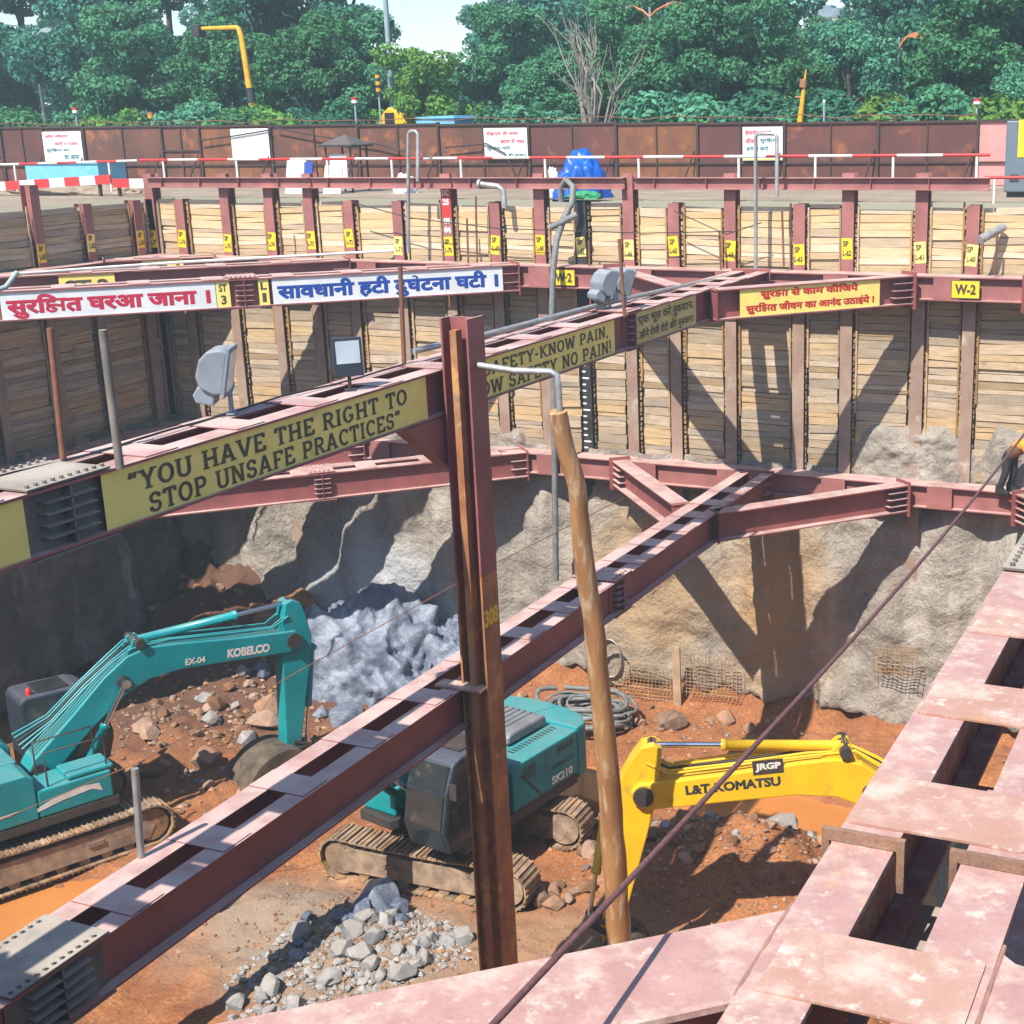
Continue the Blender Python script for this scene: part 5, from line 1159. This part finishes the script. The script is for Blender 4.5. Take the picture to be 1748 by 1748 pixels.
t = thing('sheet_box', ((a.x + b.x) / 2, 36.4, 0), 'pale blue sheet metal cabin top below the Hindi notice at left', 'cabin'); mb = MB(); mb.box(a.x, b.x, 36, 37.2, 0, a.z - .04); mb.build('wall', cyanp, t); mb = MB(); mb.box(a.x - .05, b.x + .05, 35.95, 37.25, a.z - .04, a.z); mb.build('roof', cyanp, t)
a, b = py(710, 200, 44), py(775, 200, 44)
t = thing('sheet_box', ((a.x + b.x) / 2, 45, 0), 'bright blue cabin roof showing over the fence', 'cabin'); mb = MB(); mb.box(a.x, b.x, 44, 46, 0, a.z - .06); mb.build('wall', cyanp, t); mb = MB(); mb.prism([(a.x - .05, -.06), (b.x + .05, -.06), (b.x, .04), (a.x, .0)], (0, 46.05, a.z), (1, 0, 0), (0, 0, 1), 0, 2.1); mb.build('roof', cyanp, t)
# shelter with dark roof, boards, sacks, tarpaulin
c = py(590, 245, 33.5)
t = thing('small_shelter', (c.x, 33.5, 0), 'small shelter with dark tent shaped roof and white boards', 'shelter')
mb = MB(); R4 = [(c.x - .55, 33.0), (c.x + .55, 33.0), (c.x + .55, 34.0), (c.x - .55, 34.0)]; zr = py(590, 247, 33.5).z
mb.add([(p[0], p[1], zr) for p in R4] + [(c.x, 33.5, zr + .28)] + [(p[0], p[1], zr - .05) for p in R4], [(0, 1, 4), (1, 2, 4), (2, 3, 4), (3, 0, 4), (5, 6, 1, 0), (6, 7, 2, 1), (7, 8, 3, 2), (8, 5, 0, 3), (8, 7, 6, 5)]); mb.build('roof', darksteel, t)
for sx in (-.4, .4):
    for sy in (-.38, .38): mb = MB(); mb.tube([(c.x + sx, 33.5 + sy, 0), (c.x + sx, 33.5 + sy, zr - .05)], .03, 8); mb.build('post', darksteel, t)
mb = MB(); mb.box(c.x - .36, c.x + .2, 33.2, 33.22, .1, zr - .25); mb.build('white_board', whitep, t)
for q0, q1, y0, y1, m_, lab in ((487, 514, 272, 330, whitep, 'cream board leaning at the fence, left of the shelter'), (516, 526, 275, 330, inkb, 'dark blue board with round marks beside the cream board'), (550, 578, 281, 304, whitem, 'pale patterned board just left of the shelter')):
    a, b = py(q0, y1, 32.4), py(q1, y0, 32.4); mb = MB(); mb.prism([(0, 0), (b.x - a.x, 0), (b.x - a.x, b.z), (0, b.z)], (a.x, 32.4, 0), (1, 0, 0), V((0, .25, 1)).normalized(), -.015, .015)
    if m_ is inkb:
        for k in range(3): mb.tube([((a.x + b.x) / 2, 32.37 + .19 * k, b.z * (.25 + .25 * k)), ((a.x + b.x) / 2, 32.34 + .19 * k, b.z * (.25 + .25 * k))], .06, 10, 1)
    tag(mb.build('leaning_board', [m_, redm]), lab, 'board')
def lump(name, c, r, seed, m, label, cat, amp=.3):
    bm = bmesh.new(); bmesh.ops.create_icosphere(bm, subdivisions=5, radius=1)
    for v in bm.verts:
        n = v.co.normalized(); p = n * 1.5 + V((seed, 0, 0)); d = 1 + amp * fbm(p.x, p.y, p.z) + .09 * abs(noise.noise(p * 3.1)) + .05 * noise.noise(p * 7)
        v.co = V((n.x * r[0] * d, n.y * r[1] * d, max(-.05, n.z * r[2] * d)))
    me = bpy.data.meshes.new(name); bm.to_mesh(me); bm.free(); me.materials.append(m); me.polygons.foreach_set('use_smooth', [True] * len(me.polygons))
    o = bpy.data.objects.new(name, me); COL.objects.link(o); o.location = c; return tag(o, label, cat)
c = py(993, 320, 31.2); lump('tarpaulin_heap', (c.x, 31.2, -.02), (.62, .6, 1.02), 4, tarp, 'heap of goods wrapped in a bright blue tarpaulin on the wall top', 'tarpaulin', .25)
c = py(998, 336, 30.7); lump('net_bundle', (c.x - .1, 30.75, -.0), (.5, .25, .22), 9, greennet, 'green net bundle at the foot of the blue tarpaulin', 'net')
c = py(944, 300, 31.5); lump('white_sack', (c.x, 31.5, 0), (.17, .17, .72), 14, whitep, 'white sack standing left of the blue tarpaulin', 'sack')
c = py(690, 297, 33); lump('white_sack', (c.x, 33, 0), (.3, .3, .5), 17, whitep, 'white sack lying right of the shelter', 'sack')
# dirt heap at the left
for q, y_, r, lab in ((120, 335, (2.2, .8, .3), 'low heap of earth behind the barrier at the left edge'), (215, 330, (.8, .5, .25), 'low heap of earth behind the short barrier')):
    c = py(q, y_, 31.6); lump('earth_heap', (c.x, 31.6, 0), r, q, dirt, lab, 'earth heap')
# generator
a, b = py(1718, 215, 32.3), py(1830, 215, 32.3); z1 = py(1730, 206, 32.3).z
t = thing('generator_set', ((a.x + b.x) / 2, 33, 0), 'grey and yellow generator housing at the right edge', 'generator')
mb = MB(); mb.box(a.x, b.x, 32.3, 33.8, .12, z1); bd = mb.build('housing', gengrey, t, bevel=.03)
mb = MB(); q = py(1738, 240, 32.29).x; mb.box(q, b.x - .03, 32.285, 32.298, z1 - .78, z1 + .02); mb.box(q, b.x - .03, 32.3, 33.78, z1 + .002, z1 + .02); mb.build('yellow_panel', yellowt, t)
mb = MB(); mb.box(a.x + .12, a.x + .32, 32.285, 32.298, .35, .5); mb.box(a.x + .05, b.x - .05, 32.4, 33.7, 0, .118); mb.build('skid', blackm, t)
# ------------------------------------------------------------------ poles
def base_of(q, Y): return py(q, 300, Y).x
def lamp_post(q0, ytop, q1, Y, label, m, arms, r=.08, am=orangep):
    T_ = py(q1, ytop, Y); t = thing('street_lamp', (T_.x, Y, 0), label, 'lamp post', 'lamp posts beyond the fence')
    mb = MB(); mb.tube([(T_.x, Y, 0), (T_.x, Y, T_.z)], [r, r * .6], 10); mb.build('pole', m, t)
    for dx in arms:
        mb = MB(); mb.tube([(T_.x, Y, T_.z - .35), (T_.x + dx * .4, Y, T_.z - .12), (T_.x + dx, Y, T_.z + .05)], .045, 8); mb.build('arm', am, t)
        mb = MB(); mb.prism([(0, 0), (.35, -.06), (.62, .02), (.6, .1), (.3, .16), (0, .1)], (T_.x + dx, Y, T_.z + .0), (1 if dx > 0 else -1, 0, 0), (0, 0, 1), -.1, .1); mb.build('lamp_head', am if dx > 0 else whitem, t)
lamp_post(655, -160, 647, 46, 'tall blue grey lamp pole rising out of the picture', polegrey, (-.9,), .13)
lamp_post(1115, 12, 1109, 50, 'thin pole with a double lamp arm right of the bare tree', polegrey, (-.7, .7), .07)
lamp_post(1530, 64, 1535, 50, 'slim street lamp with an orange head at right', polegrey, (.35,), .07)
lamp_post(68, 55, 57, 48, 'faint grey pole among the leaves at left', polegrey, (.5,), .1, polegrey)
lamp_post(1030, 52, 1025, 55, 'thin lamp with a small orange head behind the bare tree', polegrey, (-.15,), .05)
a = py(437, 220, 43); b = py(412, 62, 43); c = py(405, 47, 43); d = py(345, 49, 43)
t = thing('gantry_pole', (a.x, 43, 0), 'leaning yellow pole with a bent arm and a dark box at its end', 'pole')
mb = MB(); mb.tube([V((a.x + .1, 43, 0)), a, b, c + V((.05, 0, -.03)), c, d], [.13, .13, .1, .09, .085, .07], 10); mb.build('bent_pole', yelgant, t)
mb = MB(); mb.box(d.x - .32, d.x, 42.8, 43.2, d.z - .28, d.z + .14); mb.build('dark_box', darksteel, t, bevel=.02)
mb = MB(); q = py(427, 150, 43); mb.tube([q, py(430, 175, 43)], .15, 10); mb.build('dark_sleeve', darksteel, t)
for q, y0, y1, lab, ms in ((128, 183, 206, 'red and white marker post over the fence at left', (redm, whitep)), (605, 166, 205, 'red and white marker post left of the tall pole', (redm, whitep)), (1668, 168, 200, 'red and white marker post at right', (redm, whitep)), (257, 192, 214, 'small orange marker post over the fence', (orangep, yelgant)), (644, 122, 212, 'yellow and black striped post beside the tall pole', (darksteel, yelgant)), (1407, 170, 206, 'thin pale post among the leaves at right', (whitem, polegrey))):
    T_ = py(q, y0, 42); t = thing('marker_post', (T_.x, 42, 0), lab, 'post', 'marker posts beyond the fence'); hgt = T_.z - py(q, y0 + (10 if y1 - y0 < 60 else 40), 42).z
    mb = MB(); mb.tube([(T_.x, 42, 0), (T_.x, 42, T_.z - hgt)], .035, 8); mb.build('pole', polegrey, t)
    mb = MB(); w_ = .11 if y1 - y0 < 80 else .09
    n = 2 if w_ > .1 else 7
    if q == 1407: w_ = .04
    for k in range(n): mb.tube([(T_.x, 42, T_.z - hgt * k / n), (T_.x, 42, T_.z - hgt * (k + 1) / n)], w_, 10, k % 2)
    mb.build('striped_head', list(ms), t)
a, b = py(1366, 206, 43), py(1376, 118, 43)
t = thing('crane_jib', (a.x, 43, 0), 'thin yellow and rust mast leaning over the fence at right', 'mast'); mb = MB(); mb.tube([(a.x - .1, 43, 0), a, a.lerp(b, .5), b], [.1, .1, .07, .02], 8); mb.build('mast', yelgant, t); mb = MB(); q = a.lerp(b, .45); mb.tube([q, q + V((-.25, 0, .02))], .03, 6); mb.tube([q + V((0, 0, .3)), q + V((.02, 0, .55))], .12, 8); mb.build('fitting', ruststeel, t)
c = py(680, 190, 45); t = thing('parked_digger', (c.x, 45, 0), 'small orange yellow machine half hidden behind the fence', 'machine')
mb = MB(); mb.prism([(-.6, 0), (.7, 0), (.75, 1.5), (.5, c.z - .1), (-.1, c.z + .15), (-.5, c.z - .2), (-.65, 1.4)], (c.x, 45, 0), (1, 0, 0), (0, 0, 1), -.5, .5); mb.build('body', yelp, t, bevel=.05); mb = MB(); mb.box(c.x - .25, c.x + .15, 44.47, 44.49, 1.7, c.z - .05); mb.build('window', glassm, t)
# ------------------------------------------------------------------ far building
a, b = py(1381, 40, 150), py(1432, 40, 150); zt, zm = py(1400, 15, 150).z, py(1400, 30, 150).z
t = thing('apartment_block', ((a.x + b.x) / 2, 155, 0), 'pale building with blue grey top floor far behind the trees at right', 'building')
mb = MB(); mb.box(a.x, b.x, 150, 160, 0, zm); mb.build('wall', bldm, t); mb = MB(); mb.box(a.x - .1, b.x + .1, 149.9, 160.1, zm, zt); mb.box(a.x + .5, a.x + 1.8, 152, 154, zt, zt + .5); mb.build('rooftop', bldd, t)
for k in range(3):
    for j in range(2): mb = MB(); mb.box(a.x + .5 + 1.1 * k, a.x + 1.0 + 1.1 * k, 149.95, 149.98, zm - 1.2 - 2.2 * j, zm - .5 - 2.2 * j); mb.build('window', glassm, t)

# ------------------------------------------------------------------ trees
nrng = np.random.default_rng(5)
def leaf_mesh(name, clumps, n, size, m, flat=1.0):
    """leaf sized faces spread through ellipsoid clumps (c, r)"""
    wts = np.array([r[0] * r[2] + r[1] * r[2] for c, r in clumps]); wts /= wts.sum(); ix = nrng.choice(len(clumps), n, p=wts)
    C_ = np.array([c for c, r in clumps])[ix]; R_ = np.array([r for c, r in clumps])[ix]
    d = nrng.normal(size=(n, 3)); d /= np.linalg.norm(d, axis=1)[:, None]; rad = nrng.uniform(.45, 1.05, n) ** .6
    P = C_ + d * R_ * rad[:, None]
    nn = d * .7 + np.array([0, 0, .5]) + nrng.normal(size=(n, 3)) * .6; nn /= np.linalg.norm(nn, axis=1)[:, None]
    a = np.cross(nn, nrng.normal(size=(n, 3))); a /= np.linalg.norm(a, axis=1)[:, None]; b = np.cross(nn, a)
    s = size * nrng.uniform(.6, 1.4, n)[:, None]
    q = np.stack([P - a * s, P - b * s * .5 + nn * s * .12, P + a * s, P + b * s * .5 + nn * s * .12], 1).reshape(-1, 3)
    me = bpy.data.meshes.new(name); me.vertices.add(n * 4); me.vertices.foreach_set('co', q.ravel()); me.loops.add(n * 4); me.loops.foreach_set('vertex_index', np.arange(n * 4)); me.polygons.add(n); me.polygons.foreach_set('loop_start', np.arange(n) * 4)
    me.update(calc_edges=True); me.validate(); me.materials.append(m); return me
def tree_proto(k, h, wdt, m, n=9000, size=.19, base=.22):
    rnd = random.Random(k); mb = MB(); top = h * .72
    tr = [V((.25 * fbm(z * .3, k, 0) * z * .2, .25 * fbm(z * .3, k, 5) * z * .2, z)) for z in [top * i / 8 for i in range(9)]]
    mb.tube(tr, [h * .028 * (1 - .085 * i) for i in range(9)], 9); cl = []
    for i in range(13):
        z = rnd.uniform(base * 1.2, .95) * h; a = i * 2.4 + rnd.uniform(-.4, .4); f = (z / h - base) / (1 - base)
        rr_ = wdt * (.35 + .65 * math.sin(math.pi * min(1, f * .8 + .25))) * rnd.uniform(.65, 1.05)
        e = V((math.cos(a) * rr_ * .75, math.sin(a) * rr_ * .75, z)); s = tr[min(8, max(1, int(z / top * 6)))]
        mb.tube([s, s.lerp(e, .5) + V((0, 0, -.15)), e], [h * .011, h * .007, h * .003], 6)
        for j in range(4):
            o = V((rnd.gauss(0, 1), rnd.gauss(0, 1), rnd.gauss(0, .7))) * wdt * .25; r = wdt * rnd.uniform(.17, .36); cl.append((tuple(e + o), (r, r, r * rnd.uniform(.55, .8))))
    for j in range(6): r = wdt * rnd.uniform(.2, .32); cl.append(((rnd.gauss(0, wdt * .22), rnd.gauss(0, wdt * .22), h * rnd.uniform(.75, .97)), (r, r, r * .7)))
    t = thing('tree', (0, -500, 0), 'tree', 'tree', 'trees beyond the fence'); tk = mb.build('trunk', bark, t, False)
    o = bpy.data.objects.new('crown', leaf_mesh('crown', cl, n, size, m)); COL.objects.link(o); o.parent = t
    return t
protos = [tree_proto(1, 9, 3.2, leafA, 21000, .125), tree_proto(2, 10, 3.0, leafA, 21000, .125), tree_proto(3, 8, 2.7, leafB, 19000, .12), tree_proto(4, 7, 2.6, leafB, 19000, .115, .1), tree_proto(5, 4.2, 1.9, leafC, 13000, .1, .05), tree_proto(6, 4.6, 2.2, leafB, 13000, .1, .05)]
used = set()
def plant(k, q, Y, s, label, rz=None):
    x = py(q, 220, Y).x; p = protos[k]; rz = random.uniform(0, 6.3) if rz is None else rz
    if k not in used: used.add(k); o = p; o.location = (x, Y, -.05); o.rotation_euler = (0, 0, rz); kids(p)
    else: o = dup(p, (x, Y, -.05), rz)
    o.scale = (s, s, s); o['label'] = label
rnd = random.Random(4)
# kind, px x, distance, scale, label
for k, q, Y, s, lab in ((0, -60, 50, 1.15, 'dark dense tree at the left edge'), (1, 60, 54, 1.1, 'tall dark tree behind the faint grey pole'), (0, 170, 49, 1.0, 'dark tree left of the yellow bent pole'), (2, 235, 46, .85, 'mid green bushy tree left of the yellow bent pole'), (1, 310, 55, 1.1, 'tall dark tree behind the dark box of the bent pole'), (3, 375, 47, .85, 'bushy tree behind the yellow bent pole'), (0, 480, 52, 1.05, 'tall tree right of the yellow bent pole'), (3, 545, 47, .85, 'rounded bright tree right of the bent pole'), (1, 590, 56, 1.1, 'tall tree left of the tall blue grey pole'), (2, 625, 48, .75, 'tree behind the striped post'),
    (4, 735, 46, .95, 'yellow green tree right of the tall pole'), (5, 700, 50, .85, 'low tree behind the blue cabin roof'), (2, 800, 66, .58, 'tree under the gap of sky'), (3, 745, 70, .62, 'far tree under the gap of sky'), (2, 880, 52, .8, 'rounded tree left of the bare tree'), (0, 930, 60, 1.0, 'tall tree behind the left of the bare tree'), (3, 940, 47, .62, 'bush shaped tree at the foot of the bare tree'), (1, 1010, 62, 1.1, 'tall tree behind the bare tree'), (2, 1075, 50, .8, 'tree between the bare tree and the double lamp'), (0, 1120, 58, 1.05, 'tall dark tree behind the double lamp'), (3, 1170, 47, .8, 'tree right of the double lamp'), (1, 1225, 55, 1.05, 'tall tree behind the helmet notice'), (2, 1255, 48, .85, 'pale green tree above the helmet notice'),
    (3, 1320, 60, .85, 'tree left of the far building'), (5, 1380, 47, .75, 'low tree behind the leaning mast'), (2, 1430, 68, .82, 'tree in front of the far building'), (3, 1450, 50, .72, 'round tree left of the slim street lamp'), (0, 1510, 60, .98, 'tall tree behind the slim street lamp'), (1, 1600, 54, 1.0, 'tall tree right of the slim street lamp'), (2, 1655, 48, .75, 'tree by the marker post at right'), (0, 1730, 52, 1.05, 'tall tree at the right edge'), (5, 1740, 46, .7, 'low bright tree at the right edge'), (1, 1840, 56, 1.1, 'tree outside the right edge'), (3, 1950, 50, 1.0, 'tree further outside the right edge'), (1, -170, 54, 1.15, 'tree outside the left edge'), (0, -280, 58, 1.2, 'tree further outside the left edge')):
    plant(k, q, Y, s, lab)
for k in range(26):
    q = -330 + 92 * k
    if q in (): continue
    Y = rnd.uniform(76, 84); gap = 660 < q < 860 or 1330 < q < 1480
    plant((0, 1, 2, 3)[k % 4], q, Y, (.5 if k % 4 > 1 else .42) if gap else rnd.uniform(.95, 1.15), 'hazy tree in the far row behind the front trees'); S.objects
for o in S.objects:
    if o.get('label') == 'hazy tree in the far row behind the front trees': o['group'] = 'far row of hazy trees'
# low bushes right behind the fence
bm_ = [leaf_mesh('bush', [((rnd.gauss(0, .5), rnd.gauss(0, .4), .5 + rnd.random() * .9), (.55, .5, .45)) for _ in range(9)], 5200, .075, m) for m in (leafA, leafB, leafC)]
for k in range(34):
    q = -60 + 56 * k; Y = rnd.uniform(41, 44.5)
    if 640 < q < 800: continue
    o = bpy.data.objects.new('bush', bm_[rnd.choice((0, 1, 1, 0, 2))]); COL.objects.link(o); o.location = (py(q, 220, Y).x, Y, -.1); o.rotation_euler = (0, 0, rnd.uniform(0, 6)); sc = rnd.uniform(1.0, 1.6) * (.75 if 930 < q < 1080 else 1); o.scale = (sc * 1.2, sc, sc)
    tag(o, 'leafy bush in the row just behind the rusty fence', 'bush', 'bushes behind the fence')
# bare tree
def bare(q, Y, label):
    c = py(q, 210, Y); mb = MB(); rnd = random.Random(9)
    def grow(p, d, r, l, dep):
        pts = [p]; dd = d
        for i in range(4): dd = (dd + V((rnd.gauss(0, .09), rnd.gauss(0, .09), .05))).normalized(); pts.append(pts[-1] + dd * l / 4)
        mb.tube(pts, [r, r * .85, r * .7, r * .58, r * .45], 5)
        if dep:
            for i in range(3 if dep > 1 else 4): grow(pts[rnd.choice((2, 3, 4))], (dd + V((rnd.gauss(0, .38), rnd.gauss(0, .38), .1))).normalized(), r * .5, l * rnd.uniform(.5, .8), dep - 1)
    H_ = py(q, 40, Y).z
    for k in range(6): grow(V((c.x + rnd.gauss(0, .12), Y + rnd.gauss(0, .12), 0)), V((rnd.gauss(0, .13), rnd.gauss(0, .13), 1)).normalized(), .075, H_ * .55, 2)
    tag(mb.build('bare_tree', deadbark), label, 'tree')
bare(1012, 43, 'bare leafless tree with many upright twigs behind the fence')
mb = MB(); mb.box(-170, 90, -25, 185, FZ - 1.6, 22); hz = mb.build('haze', hm); hz['kind'] = 'stuff'
for o in list(S.objects):
    if '_o' in o: del o['_o']
